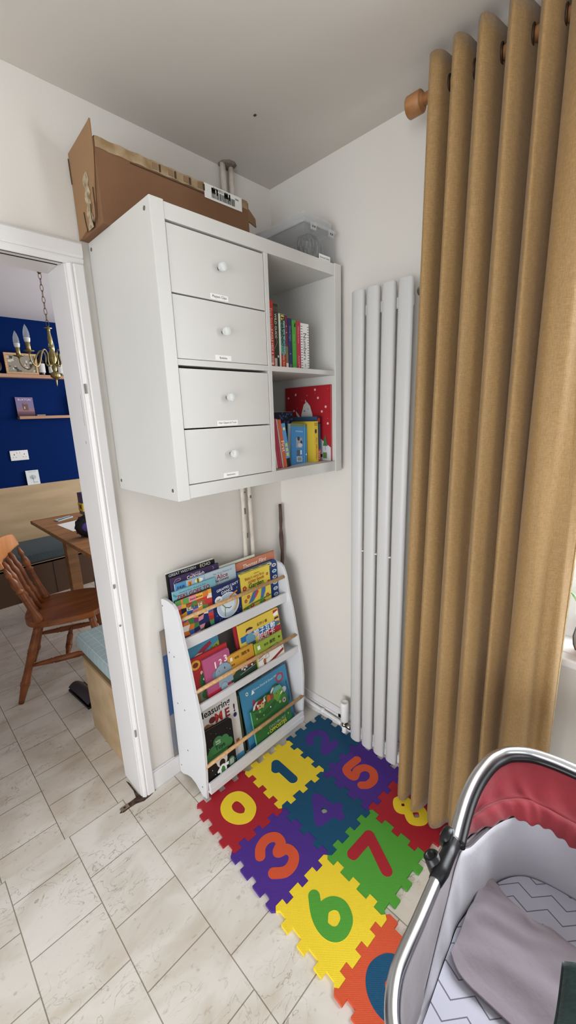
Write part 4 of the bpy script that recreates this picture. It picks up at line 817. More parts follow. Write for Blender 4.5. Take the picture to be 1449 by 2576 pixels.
def sdf_loops(polys, r, cut, n=120):
    """union outline of thick strokes by marching squares; returns closed loops in tile coords"""
    xs = np.linspace(0, 1, n); X, Y = np.meshgrid(xs, xs, indexing='ij'); D_ = np.full((n, n), 9.)
    for P in polys:
        for a, b in zip(P[:-1], P[1:]):
            dx, dy = b.x-a.x, b.y-a.y; L2 = max(dx*dx+dy*dy, 1e-9)
            u = np.clip(((X-a.x)*dx+(Y-a.y)*dy)/L2, 0, 1); D_ = np.minimum(D_, np.hypot(X-a.x-u*dx, Y-a.y-u*dy))
    D_ = D_-r
    for cx, cy, cr_ in cut: D_ = np.maximum(D_, cr_-np.hypot(X-cx, Y-cy))
    seg = {}
    def cross(p, q_):
        f = D_[p]/(D_[p]-D_[q_]); return (xs[p[0]]+(xs[q_[0]]-xs[p[0]])*f, xs[p[1]]+(xs[q_[1]]-xs[p[1]])*f)
    for a in range(n-1):
        for b in range(n-1):
            c = [(a, b), (a+1, b), (a+1, b+1), (a, b+1)]; ins_ = [D_[k] < 0 for k in c]
            if all(ins_) or not any(ins_): continue
            cr_ = []
            for k in range(4):
                p, q_ = c[k], c[(k+1) % 4]
                if (D_[p] < 0) != (D_[q_] < 0): cr_.append((tuple(sorted((p, q_))), D_[p] < 0, cross(p, q_)))
            outs = [e for e in cr_ if e[1]]; inn = [e for e in cr_ if not e[1]]
            for o_, i_ in zip(outs, inn): seg[o_[0]] = (i_[0], o_[2])
    loops = []
    while seg:
        k = next(iter(seg)); L = []
        while k in seg: nk, pt = seg.pop(k); L.append(pt); k = nk
        if len(L) > 6: loops.append(L)
    return loops
for (i, j, tc_, ic, lab, strokes, wd_) in TILES:
    t = thing('foam_mat_tile', lab, 'play mat', (*mloc(i+.5, j+.5), 0), 'interlocking number foam tiles')
    ol = [mloc(*p) for p in tile_outline(i, j)]
    # drop repeated points
    ol2 = []
    for p in ol:
        if not ol2 or (abs(p[0]-ol2[-1][0])+abs(p[1]-ol2[-1][1])) > 1e-4: ol2.append(p)
    if (abs(ol2[0][0]-ol2[-1][0])+abs(ol2[0][1]-ol2[-1][1])) < 1e-4: ol2.pop()
    cxy = mloc(i+.5, j+.5); ol2 = [(cxy[0]+(x-cxy[0])*.996, cxy[1]+(y-cxy[1])*.996) for x, y in ol2]
    P2 = []
    for (pts, closed) in strokes:
        n = len(pts); P = []; sharp = (i, j) in {(1, 0), (1, 1), (1, 2)}
        for k in range(n if closed else n-1):
            g = (lambda m_: Vector(pts[(k+m_) % n])) if closed else (lambda m_: Vector(pts[min(max(k+m_, 0), n-1)]))
            p0, p1, p2, p3 = g(-1), g(0), g(1), g(2)
            for s_ in range(5):
                u = s_/5; P.append(p1.lerp(p2, u) if sharp else .5*((2*p1)+(-p0+p2)*u+(2*p0-5*p1+4*p2-p3)*u*u+(-p0+3*p1-3*p2+p3)*u**3))
        P.append(P[0].copy() if closed else Vector(pts[-1])); P2.append(P)
    loops = sdf_loops(P2, wd_*.565, [(.475, .50, .052)] if (i, j) == (1, 1) else [])
    loops = [[mp(i, j, x, y) for x, y in l] for l in loops]
    ar = lambda l: abs(sum(l[k][0]*l[(k+1) % len(l)][1]-l[(k+1) % len(l)][0]*l[k][1] for k in range(len(l))))/2
    loops.sort(key=ar, reverse=True)
    hl = loops[1:] if (i, j) in ((1, 1), (0, 2)) else []
    q = MB(); q.prism([ol2]+hl, (0, 0, 0), (1, 0, 0), (0, 1, 0), (0, 0, 1), .0004, .010, foam('foam_'+tc_, FC[tc_])); q.build('tile_base', t)
    q = MB(); q.prism(loops, (0, 0, 0), (1, 0, 0), (0, 1, 0), (0, 0, 1), .0098, .0106, foam('foam_'+ic, FC[ic])); q.build('number_inset', t)
    q = MB()
    for l in loops: q.tube([(x, y, .0101) for x, y in l], .0006, mat('foam_seam_'+tc_, FC[tc_], .8), 4, closed=True)
    q.build('inset_seam', t)

# ================================================================ CURTAIN
CUR = weave('mustard_linen', '#a9885a', '#8f6f42', 700, .3)
def add_translucent(M, f):
    N = M.node_tree.nodes; L = M.node_tree.links; p = N['Principled BSDF']; t = N.new('ShaderNodeBsdfTranslucent'); mx = N.new('ShaderNodeMixShader'); mx.inputs[0].default_value = f
    t.inputs[0].default_value = (*srgb('#d8b878'), 1); L.new(p.outputs[0], mx.inputs[1]); L.new(t.outputs[0], mx.inputs[2]); L.new(mx.outputs[0], N['Material Output'].inputs[0])
add_translucent(CUR, .1)
ct = [(-.782, -.150), (-.800, -.186), (-.822, -.172), (-.836, -.105), (-.850, -.165), (-.866, -.192), (-.884, -.165), (-.897, -.105), (-.910, -.165), (-.930, -.197), (-.950, -.170), (-.964, -.105), (-.978, -.165), (-.999, -.200), (-1.018, -.170), (-1.031, -.105), (-1.044, -.160), (-1.064, -.196), (-1.082, -.160), (-1.094, -.105), (-1.106, -.165), (-1.128, -.194), (-1.150, -.200), (-1.170, -.186), (-1.184, -.160), (-1.199, -.150), (-1.216, -.152), (-1.229, -.142), (-1.235, -.125)]
cb = [(-.770, -.150), (-.786, -.186), (-.806, -.175), (-.818, -.120), (-.830, -.165), (-.850, -.194), (-.872, -.170), (-.884, -.115), (-.898, -.165), (-.925, -.202), (-.955, -.180), (-.970, -.150), (-.984, -.175), (-1.003, -.200), (-1.030, -.175), (-1.045, -.115), (-1.058, -.150), (-1.072, -.188), (-1.092, -.165), (-1.104, -.115), (-1.118, -.165), (-1.136, -.196), (-1.160, -.204), (-1.182, -.194), (-1.197, -.172), (-1.212, -.160), (-1.226, -.160), (-1.238, -.150), (-1.244, -.138)]
def cr(P, t_):
    n = len(P)-1; x = min(t_*n, n-1e-6); k = int(x); u = x-k
    p = [Vector(P[min(max(k+a, 0), n)]) for a in (-1, 0, 1, 2)]
    return .5*((2*p[1])+(-p[0]+p[2])*u+(2*p[0]-5*p[1]+4*p[2]-p[3])*u*u+(-p[0]+3*p[1]-3*p[2]+p[3])*u**3)
ZH0, ZH1 = .028, 2.402
t = thing('mustard_curtain', 'long mustard linen curtain gathered beside the window', 'curtain', (-.15, -1.0, 0))
def cf(u, v):
    a_, b_ = cr(ct, u), cr(cb, u); p = b_.lerp(a_, v); z = ZH0+(ZH1-ZH0)*v
    w_ = .004*math.sin(z*2.3+u*30)*(1-v)+.0025*math.sin(z*5.1+u*55)
    if v < .03: z += .006*math.sin(u*70)
    return (p.y+w_, p.x+w_*.6, z)
MB().grid(cf, 420, 70, CUR).build('curtain_fabric', t, solid=.0022)
q = MB(); q.grid(lambda u, v: (lambda p: (p[0]-.0016, p[1]-.0004, p[2]))(cf(.985+.015*u, v)), 6, 70, weave('curtain_edge_hem', '#b09662', '#93764a', 380, .8)); q.build('side_hem', t, solid=.003)
for y in (-.829, -.893, -.957, -1.024, -1.088):
    q = MB(); q.tube([(-.13+.019*math.cos(a*PI/12)*1.0, y+.004*math.cos(a*PI/12), 2.345+.019*math.sin(a*PI/12)) for a in range(24)], .0028, mat('eyelet_metal', '#3a2a1c', .5, .3), 8, closed=True); q.build('eyelet', t)
PL = wood('curtain_pole_wood', '#b07c50', '#96663e', 5, (8, 1, 8), .45)
t = thing('curtain_pole', 'wooden curtain pole with a plain drum finial', 'curtain pole', (-.13, -1.4, 2.345))
MB().tube([(-.13, -.752, 2.345), (-.13, -2.75, 2.345)], .014, PL, 20).build('pole', t)
MB().lathe([(.024, 0), (.0265, .003), (.0265, .040), (.024, .0425), (.018, .043), (.0165, .048)], (-.13, -.709, 2.345), (0, -1, 0), PL, 28).build('finial', t)
for y in (-.945, -2.6):
    q = MB(); q.box(-.126, -.0, y-.012, y+.012, 2.318, 2.330, PL); q.lathe([(.03, 0), (.03, .012), (.022, .016)], (0, y, 2.325), (-1, 0, 0), mat('bracket_wood', '#4a3022', .5), 20)
    q.build('bracket', t, bevel=.002)
t2 = thing('window_side_curtain', 'matching mustard curtain at the far side of the window', 'curtain', (-.14, -2.6, 0))
def cf2(u, v): return (-.13-.05*math.sin(u*2*PI*5), -2.40-.32*u, ZH0+(ZH1-ZH0)*v)
MB().grid(cf2, 120, 8, CUR).build('curtain_fabric', t2, solid=.0022)

# plant on the sill
t = thing('potted_aloe', 'small spiky aloe in a ribbed grey and terracotta pot on the window sill', 'plant', (.02, -1.298, ZW0))
q = MB(); n = 28; pr_ = [(.030, 0), (.046, .012), (.056, .035), (.058, .06), (.052, .085), (.046, .092), (.042, .088)]
q.lathe(pr_[:3], (.02, -1.298, ZW0+.0005), (0, 0, 1), mat('terracotta_glaze', '#c8957c', .5), n); q.lathe(pr_[2:], (.02, -1.298, ZW0+.0005), (0, 0, 1), mat('grey_ribbed_glaze', '#9a9794', .5), n); q.build('pot', t)
q = MB()
for k in range(11): a_ = k*2*PI/11; q.tube([(.02+(r+.001)*math.cos(a_+.3*math.sin(z*40)), -1.298+(r+.001)*math.sin(a_+.3*math.sin(z*40)), ZW0+z) for r, z in ((.047, .013), (.0565, .036), (.0585, .06), (.0525, .085))], .0016, mat('pot_rib_dark', '#5e5c5c', .6), 6)
q.build('pot_rib', t)
LEAF = mat('aloe_leaf', '#5d8a52', .5, var=('#a9c29a', 60, 2))
for k in range(9):
    a_ = k*2.4+.9; r = .05+.018*(k % 3); hh = .10+.015*((k*7) % 4)
    q = MB(); q.tube([(.02+.006*math.cos(a_), -1.298+.006*math.sin(a_), ZW0+.085), (.02+r*.5*math.cos(a_), -1.298+r*.5*math.sin(a_), ZW0+.085+hh*.5), (.02+r*.95*math.cos(a_), -1.298+r*.95*math.sin(a_), ZW0+.085+hh*.9), (.02+r*1.25*math.cos(a_), -1.298+r*1.25*math.sin(a_), ZW0+.085+hh)], [.010, .008, .0035, .0008], LEAF, 8); q.build('leaf', t)
MB().lathe([(.043, 0), (.043, .004), (.0, .005)], (.02, -1.298, ZW0+.082), (0, 0, 1), mat('soil', '#3a2c22', .95), 20).build('soil', t)

# ================================================================ PRAM
P = thing('pram', 'silver framed pram with grey carrycot and red lined hood', 'pram', (-.8, -1.42, 0))
YC = -1.42
rim = [(-.752, -1.203), (-.80, -1.205), (-.85, -1.208), (-.913, -1.213), (-.96, -1.216), (-.992, -1.220), (-1.024, -1.232), (-1.048, -1.25), (-1.075, -1.285), (-1.092, -1.33), (-1.10, -1.38)]
rimf = rim+[(-1.102, YC)]+[(x, 2*YC-y) for x, y in reversed(rim)]
def smooth(P_, closed=False, k=4):
    n = len(P_); out_ = []
    for i in range(n if closed else n-1):
        g = lambda m_: Vector(P_[(i+m_) % n]) if closed else Vector(P_[min(max(i+m_, 0), n-1)])
        p0, p1, p2, p3 = g(-1), g(0), g(1), g(2)
        for s_ in range(k): u = s_/k; out_.append(.5*((2*p1)+(-p0+p2)*u+(2*p0-5*p1+4*p2-p3)*u*u+(-p0+3*p1-3*p2+p3)*u**3))
    if not closed: out_.append(Vector(P_[-1]))
    return out_
ZR = .72
MB().tube([(p.x, p.y, ZR) for p in smooth([(-.825, -1.2065)]+rim[2:]+[(-1.102, YC)]+[(x, 2*YC-y) for x, y in reversed([(-.825, -1.2065)]+rim[2:])])], .0098, SILV, 16).build('rim_tube', P)
hood = [(-.752, -1.202, .722), (-.707, -1.194, .73), (-.657, -1.188, .74), (-.608, -1.188, .75), (-.559, -1.196, .76), (-.528, -1.208, .763), (-.507, -1.222, .765), (-.481, -1.255, .765), (-.469, -1.298, .765), (-.465, -1.34, .765), (-.464, -1.38, .765), (-.463, YC, .765)]
hoodf = hood+[(x, 2*YC-y, z) for x, y, z in reversed(hood[:-1])]
hs = smooth(hoodf)
MB().tube(hs, .0100, SILV, 16).build('hood_frame', P)
q = MB(); cen = Vector((-.62, YC, .75))
ins = [p+Vector(((cen.x-p.x)*.045, (cen.y-p.y)*.055, -.008)) for p in hs]
q.tube(ins, .0085, BLK, 10); q.build('hood_piping', P)
RED = mat('red_cotton_lining', '#8c2931', .85, bump=(35, .25), var=('#78222a', 9, 3), sheen=.2)
redge = [(-.728, -1.206, .692), (-.679, -1.217, .69), (-.636, -1.241, .69), (-.596, -1.260, .69), (-.589, -1.290, .69), (-.575, -1.315, .69), (-.579, -1.346, .69), (-.586, -1.374, .69), (-.592, YC, .69)]
fold = [(-.735, -1.208, .715), (-.699, -1.203, .712), (-.644, -1.213, .711), (-.596, -1.234, .71), (-.556, -1.268, .71), (-.549, -1.296, .71), (-.546, -1.353, .71), (-.545, -1.39, .71), (-.544, YC, .71)]
def full(L): return smooth(L+[(x, 2*YC-y, z) for x, y, z in reversed(L[:-1])], k=6)
def samp(L, u): x = u*(len(L)-1); k = min(int(x), len(L)-2); return L[k].lerp(L[k+1], x-k)
fi, fo_, fe = ins, full(fold), full(redge)
def lining(u, v):
    a_, b_, c_ = samp(fi, u), samp(fo_, u), samp(fe, u)
    if v < .5:
        s_ = v/.5; p = a_.lerp(b_, s_); p.z -= .018*math.sin(PI*s_)+.0
        p.z += .0045*math.sin(u*95)*math.sin(PI*s_)*(.4+.6*s_)
    else:
        s_ = (v-.5)/.5; p = b_.lerp(c_, s_); p.z += .014*math.sin(PI*s_)*1.0-.010*(s_ < .08)
        p.z += .0035*math.sin(u*130+2)*(s_)
    return p
MB().grid(lining, 160, 26, RED).build('hood_lining', P, solid=.002)
q = MB()
def hback(u, v):
    a_ = samp(hs, u); p = a_.copy(); p.z -= .012+.10*v; p.x = a_.x+(-.62-a_.x)*(.05+.30*v); p.y = YC+(a_.y-YC)*(1-.10*v); return p
q.grid(hback, 60, 6, mat('hood_outer_fabric', '#6e6a70', .8)); q.build('hood_outer', P, solid=.002)
# cot body rings
GREY = mat('taupe_carrycot_fabric', '#857c80', .85, bump=(40, .12), sheen=.2)
LIN = mat('pale_grey_cot_lining', '#bdbac2', .8, bump=(25, .2), sheen=.2)
cot = smooth([(x, y) for x, y in rimf]+[(-.68, 2*YC+1.215), (-.61, 2*YC+1.235), (-.56, 2*YC+1.27), (-.54, 2*YC+1.33), (-.535, YC), (-.54, -1.33), (-.56, -1.27), (-.61, -1.235), (-.68, -1.215)], True, 4)
cc = Vector((-.80, YC))
def ringp(u, ins_, z):
    x = u*len(cot); k = int(x) % len(cot); p = cot[k].lerp(cot[(k+1) % len(cot)], x-int(x)); d = (cc-p); L_ = d.length
    sx = ins_; p = p+Vector((d.x/L_*sx, (1 if d.y > 0 else -1)*sx*min(1, abs(d.y)/.12))); return Vector((p.x, p.y, z))
def band(mb, prof_, mt, n=160):
    mb.grid(lambda u, v: (lambda a: (lambda k, f: ringp(u, prof_[k][0]*(1-f)+prof_[k+1][0]*f, prof_[k][1]*(1-f)+prof_[k+1][1]*f))(min(int(a), len(prof_)-2), a-min(int(a), len(prof_)-2)))(v*(len(prof_)-1)), n, len(prof_), mt, True, True)
def ztop(x): t_ = min(max((x+.76)/.06, 0), 1); return .712-.026*t_*t_*(3-2*t_)
q = MB(); q.grid(lambda u, v: (lambda p: Vector((p.x, p.y, (ztop(p.x)-.002)*(1-v)+.515*v)))(ringp(u, .001+.016*v*v, 0)), 160, 8, GREY, True, True); q.grid(lambda u, v: ringp(u, .017+.09*v, .515-.005*v), 160, 3, GREY, True, True); q.grid(lambda u, v: ringp(u, .107+.093*v, .51), 160, 2, GREY, True, True); q.build('carrycot_shell', P, solid=.003)
def zmid(x): return min(ztop(x)-.004, max(.535, .527+(x+.92)*1.0)) if x > -.92 else .530
def bandf(z0f, z1f, i0, i1, amp=0):
    def g(u, v):
        p = ringp(u, 0, 0); x = p.x; zt, zb = z0f(x), z1f(x); z = zt+(zb-zt)*v; wv = amp*math.sin(u*150+3*v)*math.sin(PI*v)
        p = ringp(u, i0+(i1-i0)*v+wv, z); return p
    return g
MB().grid(bandf(ztop, zmid, .006, .012, .0006), 220, 8, GREY, True, True).build('carrycot_rim_band', P, solid=.0012)
q = MB(); q.tube([(lambda p: Vector((p.x, p.y, ztop(p.x)+.002)))(ringp(i/160, .009, .7)) for i in range(160)], .0014, mat('dark_seam', '#4c464c', .8), 6, closed=True); q.build('seam', P)
MB().grid(bandf(lambda x: zmid(x)+.006, lambda x: .532, .0135, .022, .0018), 260, 10, LIN, True, True).build('carrycot_lining', P, solid=.0012)
SHEET = zigzag_mat('zigzag_sheet', '#c9c8d6', '#77727e', .034, .011, .056)
q = MB()
def mtf(u, v): p = ringp(u, .024, .548); q_ = Vector((-.80, YC, .56)); r = v; return Vector((p.x*(1-r)+q_.x*r, p.y*(1-r)+q_.y*r, .545+.006*(1-(1-r)**3)))
q.grid(mtf, 160, 14, SHEET, True, True); q.grid(lambda u, v: ringp(u, .024, .545-.02*v), 160, 2, SHEET, True, True)
tag(q.build('mattress'), 'pale cot mattress with thin zigzag lines inside the pram', 'mattress')
BLK2 = mat('taupe_baby_blanket', '#938890', .9, bump=(30, .25), sheen=.3)
h_ = smooth([(-.655, -1.236), (-.646, -1.250), (-.652, -1.273), (-.659, -1.309), (-.666, -1.332), (-.656, -1.358), (-.655, -1.389), (-.650, -1.45), (-.65, -1.52), (-.655, -1.60)], k=4)
fo2 = smooth([(-.818, -1.236), (-.834, -1.254), (-.840, -1.275), (-.8405, -1.300), (-.841, -1.342), (-.84, -1.38), (-.84, -1.43), (-.84, -1.49), (-.838, -1.54), (-.83, -1.60)], k=4)
def blf(u, v):
    a_, b_ = samp(h_, u), samp(fo2, u); p = a_.lerp(b_, v)
    z = .5575+.008*math.sin(PI*min(v*1.15, 1))+.0042*math.sin(9*u+13*v+3*math.sin(5*u))*math.sin(PI*v)
    z += .0052*math.sin(30*(u*.55+v))*(1-v)**2*(.3+.7*abs(math.sin(6*u)))
    z += .005*math.exp(-((v-.05)/.035)**2)
    return (p.x, p.y, z)
tag(MB().grid(blf, 120, 80, BLK2).build('baby_blanket', solid=.003), 'taupe baby blanket tucked across the pram mattress', 'blanket')
# hinge and adaptor
for s_ in (1, -1):
    fy = lambda y: y if s_ == 1 else 2*YC-y
    q = MB(); q.lathe([(.015, 0), (.019, .003), (.019, .015), (.015, .018)], (-.752, fy(-1.200)-(.0 if s_ == 1 else 0), .722), (0, 1 if s_ == 1 else -1, 0), BLK, 20)
    q.tube([(-.752, fy(-1.203), .722), (-.782, fy(-1.205), .7205), (-.812, fy(-1.2065), .720), (-.838, fy(-1.2075), .7195)], [.0135, .013, .0145, .0115], BLK, 14); q.build('hood_hinge', P)
    q = MB(); q.lathe([(.013, 0), (.014, .004), (.014, .030), (.011, .032), (.0085, .030), (.0085, .022)], (-.812, fy(-1.200), .708), (0, .5 if s_ == 1 else -.5, 1), BLK, 18); q.build('adaptor', P)
# chassis below
q = MB()
for s_ in (-1, 1):
    y = YC+s_*.17
    q.tube([(-1.02, y, .11), (-.80, y, .40), (-.70, y, .505)], .011, SILV, 10); q.tube([(-.58, y, .11), (-.80, y, .40), (-.92, y, .505)], .011, SILV, 10)
q.tube([(-.80, YC-.17, .40), (-.80, YC+.17, .40)], .010, SILV, 10); q.tube([(-1.02, YC-.19, .11), (-1.02, YC+.19, .11)], .008, BLK, 10); q.tube([(-.58, YC-.19, .11), (-.58, YC+.19, .11)], .008, BLK, 10)
q.build('chassis', P)
for x in (-1.02, -.58):
    for s_ in (-1, 1):
        q = MB(); q.lathe([(.02, 0), (.085, .004), (.105, .008), (.1095, .018), (.105, .028), (.085, .032), (.02, .036)], (x, YC+s_*.19-.018, .11), (0, 1, 0), BLK, 28); q.build('wheel', P)
# green velvet cloth over the near edge
def gc(u, v):
    x = -1.0+.19*u; y = -1.394-.18*v; return (x+.012*math.sin(v*5)-.02*v, y-.008*math.sin(u*3), .715+.006*math.sin(u*7+v*4)+.035*math.sin(PI*v))
GV = mat('dark_green_velvet', '#0a2723', .8, bump=(60, .3), sheen=.1)
q = MB(); q.grid(gc, 26, 26, GV)
q.grid(lambda u, v: (lambda p: (p[0], p[1]-.02*v, p[2]-.145*v))(gc(u, 0)), 26, 8, GV)
tag(q.build('velvet_cushion', solid=.012), 'dark green velvet cushion at the right edge of the pram', 'cushion')

# ================================================================ DINING ROOM
t = thing('banquette', 'birch plywood banquette along the navy wall', 'bench', (-.4, 2.8, 0))
BR = mat('bench_front_brown', '#553926', .6, var=('#57402f', 3, 4))
q = MB(); q.box(-2.6, 1.4, 2.53, 2.548, 0, .315, BR); q.box(-2.6, 1.4, 2.53, 3.06, .30, .318, PLY); q.build('bench_box', t)
q = MB(); q.box(-2.6, 1.4, 3.045, 3.065, .318, .935, PLY); q.build('backrest', t, bevel=.002)
q = MB(); q.box(-.43, -.426, 2.527, 2.531, 0, .30, DARK); q.box(-.72, -.717, 2.527, 2.531, 0, .30, DARK); q.build('panel_joint', t)
q = MB(); q.lathe([(.016, 0), (.018, .004), (.012, .012), (.006, .014)], (-.605, 2.53, .275), (0, -1, 0), CHROME, 16); q.build('drawer_ring', t)
BCU = mat('slate_bench_cushion', '#4a545a', .9, bump=(80, .3))
tag(MB().box(-2.6, 1.4, 2.535, 3.04, .319, .415, BCU).build('bench_cushion', bevel=.02, segs=3), 'long slate grey seat cushion on the far bench', 'cushion')
t = thing('near_bench', 'birch plywood storage bench end just inside the doorway', 'bench', (-.6, .36, 0))
q = MB(); q.box(-.848, -.3, .172, .56, 0, .388, PLY); q.build('bench_box', t); q = MB(); q.box(-.850, -.3, .170, .562, .388, .402, mat('ply_edge', '#8d7454', .7)); q.build('bench_lid', t)
PLAID = mat('duck_egg_plaid', '#93a4a6', .9, bump=(80, .2)); N = PLAID.node_tree.nodes; L = PLAID.node_tree.links
tc = N.new('ShaderNodeTexCoord'); sp = N.new('ShaderNodeSeparateXYZ'); L.new(tc.outputs['Object'], sp.inputs[0]); acc = None
for ax in (0, 1):
    pg = N.new('ShaderNodeMath'); pg.operation = 'PINGPONG'; L.new(sp.outputs[ax], pg.inputs[0]); pg.inputs[1].default_value = .022
    lt = N.new('ShaderNodeMath'); lt.operation = 'LESS_THAN'; L.new(pg.outputs[0], lt.inputs[0]); lt.inputs[1].default_value = .0011
    if acc is None: acc = lt
    else: m2 = N.new('ShaderNodeMath'); m2.operation = 'MAXIMUM'; L.new(acc.outputs[0], m2.inputs[0]); L.new(lt.outputs[0], m2.inputs[1]); acc = m2
mx = N.new('ShaderNodeMix'); mx.data_type = 'RGBA'; L.new(acc.outputs[0], mx.inputs[0]); mx.inputs[6].default_value = (*srgb('#93a4a6'), 1); mx.inputs[7].default_value = (*srgb('#b4c2c2'), 1); L.new(mx.outputs[2], N['Principled BSDF'].inputs['Base Color'])
tag(MB().box(-.846, -.32, .176, .66, .403, .485, PLAID).build('bench_cushion', bevel=.028, segs=4), 'duck egg plaid cushion on the near bench by the doorway', 'cushion')
# table
t = thing('dining_table', 'wooden dining table with a plank top', 'table', (0, 1.6, 0))
MB().box(-.60, .55, .80, 2.26, .728, .755, TABLEW).build('table_top', t, bevel=.003)
for x, y in ((-.40, 2.06), (.36, 2.06), (-.40, .98), (.36, .98)): MB().box(x-.04, x+.04, y-.04, y+.04, 0, .728, TABLEW).build('leg', t, bevel=.003)
q = MB(); q.box(-.40, .36, 2.04, 2.06, .64, .728, TABLEW); q.box(-.40, .36, .98, 1.0, .64, .728, TABLEW); q.build('apron', t)
tag(MB().prism([[(-.500, 1.935), (-.485, 1.63), (-.30, 1.66), (-.30, 1.97)]], (0, 0, 0), (1, 0, 0), (0, 1, 0), (0, 0, 1), .7555, .7565, WHT).build('paper_sheet'), 'white sheet of paper on the dining table', 'paper')
tag(MB().prism([[(-.47, 2.10), (-.46, 2.04), (-.33, 2.10), (-.34, 2.16)]], (0, 0, 0), (1, 0, 0), (0, 1, 0), (0, 0, 1), .7555, .7615, mat('pale_blue_case', '#b9cdd6', .4)).build('pencil_case', bevel=.002), 'pale blue flat case beyond the paper on the table', 'case')
tag(MB().tube([(-.455, 2.045, .7655), (-.34, 2.11, .7655)], .0035, mat('pen_grey', '#5a6068', .4), 8).build('pen'), 'grey pen lying on the pale blue case', 'pen')
# toy truck standing on end
t = thing('toy_truck', 'purple and yellow toy truck with chunky black tyres on the table edge', 'toy', (-.43, 1.36, .7555))
q = MB(); pts = []; q.lathe([(.03, 0), (.062, .006), (.072, .02), (.072, .05), (.062, .064), (.03, .07)], (-.47, 1.38, .8285), (.35, 1, 0), mat('tyre_rubber', '#17171b', .6), 26); q.build('tyre', t)
q = MB()
for k in range(13): a_ = k*2*PI/13; ax = Vector((.35, 1, 0)).normalized(); r0 = ax.orthogonal().normalized(); r1 = ax.cross(r0); c_ = Vector((-.47, 1.38, .8285))+ax*.035+(r0*math.cos(a_)+r1*math.sin(a_))*.070; q.tube([c_-ax*.034, c_+ax*.034], .0058, mat('tyre_rubber', '#17171b'), 6)
q.build('tyre_tread', t)
MB().lathe([(.030, 0), (.033, .004), (.026, .008)], (-.471, 1.379, .8285), (-.35, -1, 0), mat('purple_hub', '#4a3c8c', .4), 20).build('hub', t)
q = MB(); q.box(-.455, -.36, 1.40, 1.47, .875, .905, mat('toy_red', '#8a2430', .4)); q.box(-.470, -.36, 1.40, 1.48, .905, .93, mat('toy_grey', '#4c4c54', .4)); q.box(-.474, -.36, 1.40, 1.48, .93, .985, mat('toy_yellow', '#d8b43a', .4)); q.box(-.470, -.36, 1.40, 1.48, .985, 1.05, mat('toy_purple', '#2e2a66', .4)); q.box(-.476, -.474, 1.42, 1.45, .945, .972, BLK); q.build('truck_body', t, bevel=.005)
# chair
t = thing('dining_chair', 'orange pine farmhouse chair with turned legs and spindle back', 'chair', (-.77, 1.15, 0))
RC = Vector((-.885, 1.215, 0)); f_ = Vector((.935, -.355, 0)); l_ = Vector((.355, .935, 0))
def cp(f, l, z): return RC+f_*f+l_*l+Vector((0, 0, z))
q = MB(); so = []
for a in range(40):
    th_ = 2*PI*a/40; c_, s_ = math.cos(th_), math.sin(th_); so.append((.165+.205*(abs(c_)**.55)*(1 if c_ > 0 else -1), .205*(abs(s_)**.6)*(1 if s_ > 0 else -1)*(1.0+.05*c_)))
q.prism([so], RC, f_, l_, (0, 0, 1), .408, .442, CHAIRW); q.build('seat', t, bevel=.010, segs=3)
def turned(mb, a, b, prof_, mt=CHAIRW, n=16):
    a, b = Vector(a), Vector(b); L_ = (b-a).length; mb.lathe([(r, s_*L_) for s_, r in prof_], a, b-a, mt, n)
LEGP = [(0, .019), (.08, .0185), (.30, .021), (.33, .0235), (.345, .020), (.36, .0235), (.37, .021), (.62, .020), (.72, .022), (.74, .026), (.755, .022), (.77, .025), (.79, .021), (.92, .016), (1, .0135)]
for f0, l0, f1, l1 in ((.03, .155, -.095, .215), (.03, -.155, -.105, -.225), (.30, .16, .36, .20), (.30, -.16, .36, -.20)):
    q = MB(); turned(q, cp(f0, l0, .41), cp(f1, l1, 0.001), LEGP); q.build('leg', t)
STP = [(0, .008), (.15, .013), (.27, .015), (.29, .018), (.31, .014), (.33, .018), (.5, .017), (.67, .018), (.69, .014), (.71, .018), (.73, .015), (.85, .013), (1, .008)]
for s_ in (-1, 1): q = MB(); turned(q, cp(-.035, s_*.193, .195), cp(.333, s_*.183, .195), STP, n=12); q.build('stretcher', t)
q = MB(); turned(q, cp(.15, -.185, .195), cp(.15, .185, .195), STP, n=12); q.build('stretcher', t)
PSP = [(0, .024), (.02, .026), (.12, .021), (.30, .0165), (.54, .0155), (.56, .0155), (.57, .020), (.60, .020), (.61, .013), (.64, .017), (.72, .021), (.78, .018), (.84, .010), (.86, .014), (.90, .015), (.94, .011), (1, .009)]
for s_ in (-1, 1): q = MB(); turned(q, cp(.045, s_*.17, .44), cp(-.058, s_*.208, .778), PSP, n=16); q.build('back_post', t)
SPP = [(0, .009), (.2, .012), (.3, .017), (.36, .011), (.40, .016), (.46, .011), (.6, .015), (.75, .020), (.85, .013), (.92, .016), (1, .009)]
for l0 in (-.085, 0, .085): q = MB(); turned(q, cp(.035, l0, .44), cp(-.082, l0*1.1, .785), SPP, n=12); q.build('spindle', t)
q = MB()
def crest(u, v):
    l0 = -.235+.47*u; edge_ = math.sin(PI*min(max(u, 0.0), 1)); zt = .895+.035*(edge_**.5); zb = .815+.018*abs(math.cos(PI*u))**3
    return cp(-.060-.045*math.sin(PI*u)-.02*v, l0, zb+(zt-zb)*v-.045)
q.grid(crest, 30, 8, wood('orange_pine_lit', '#cf8d56', '#bb7640', 4, (6, 1, 1), .3)); q.build('crest_rail', t, solid=.020, bevel=.004)  # crest uses a lit copy of the chair wood, light put into its colour
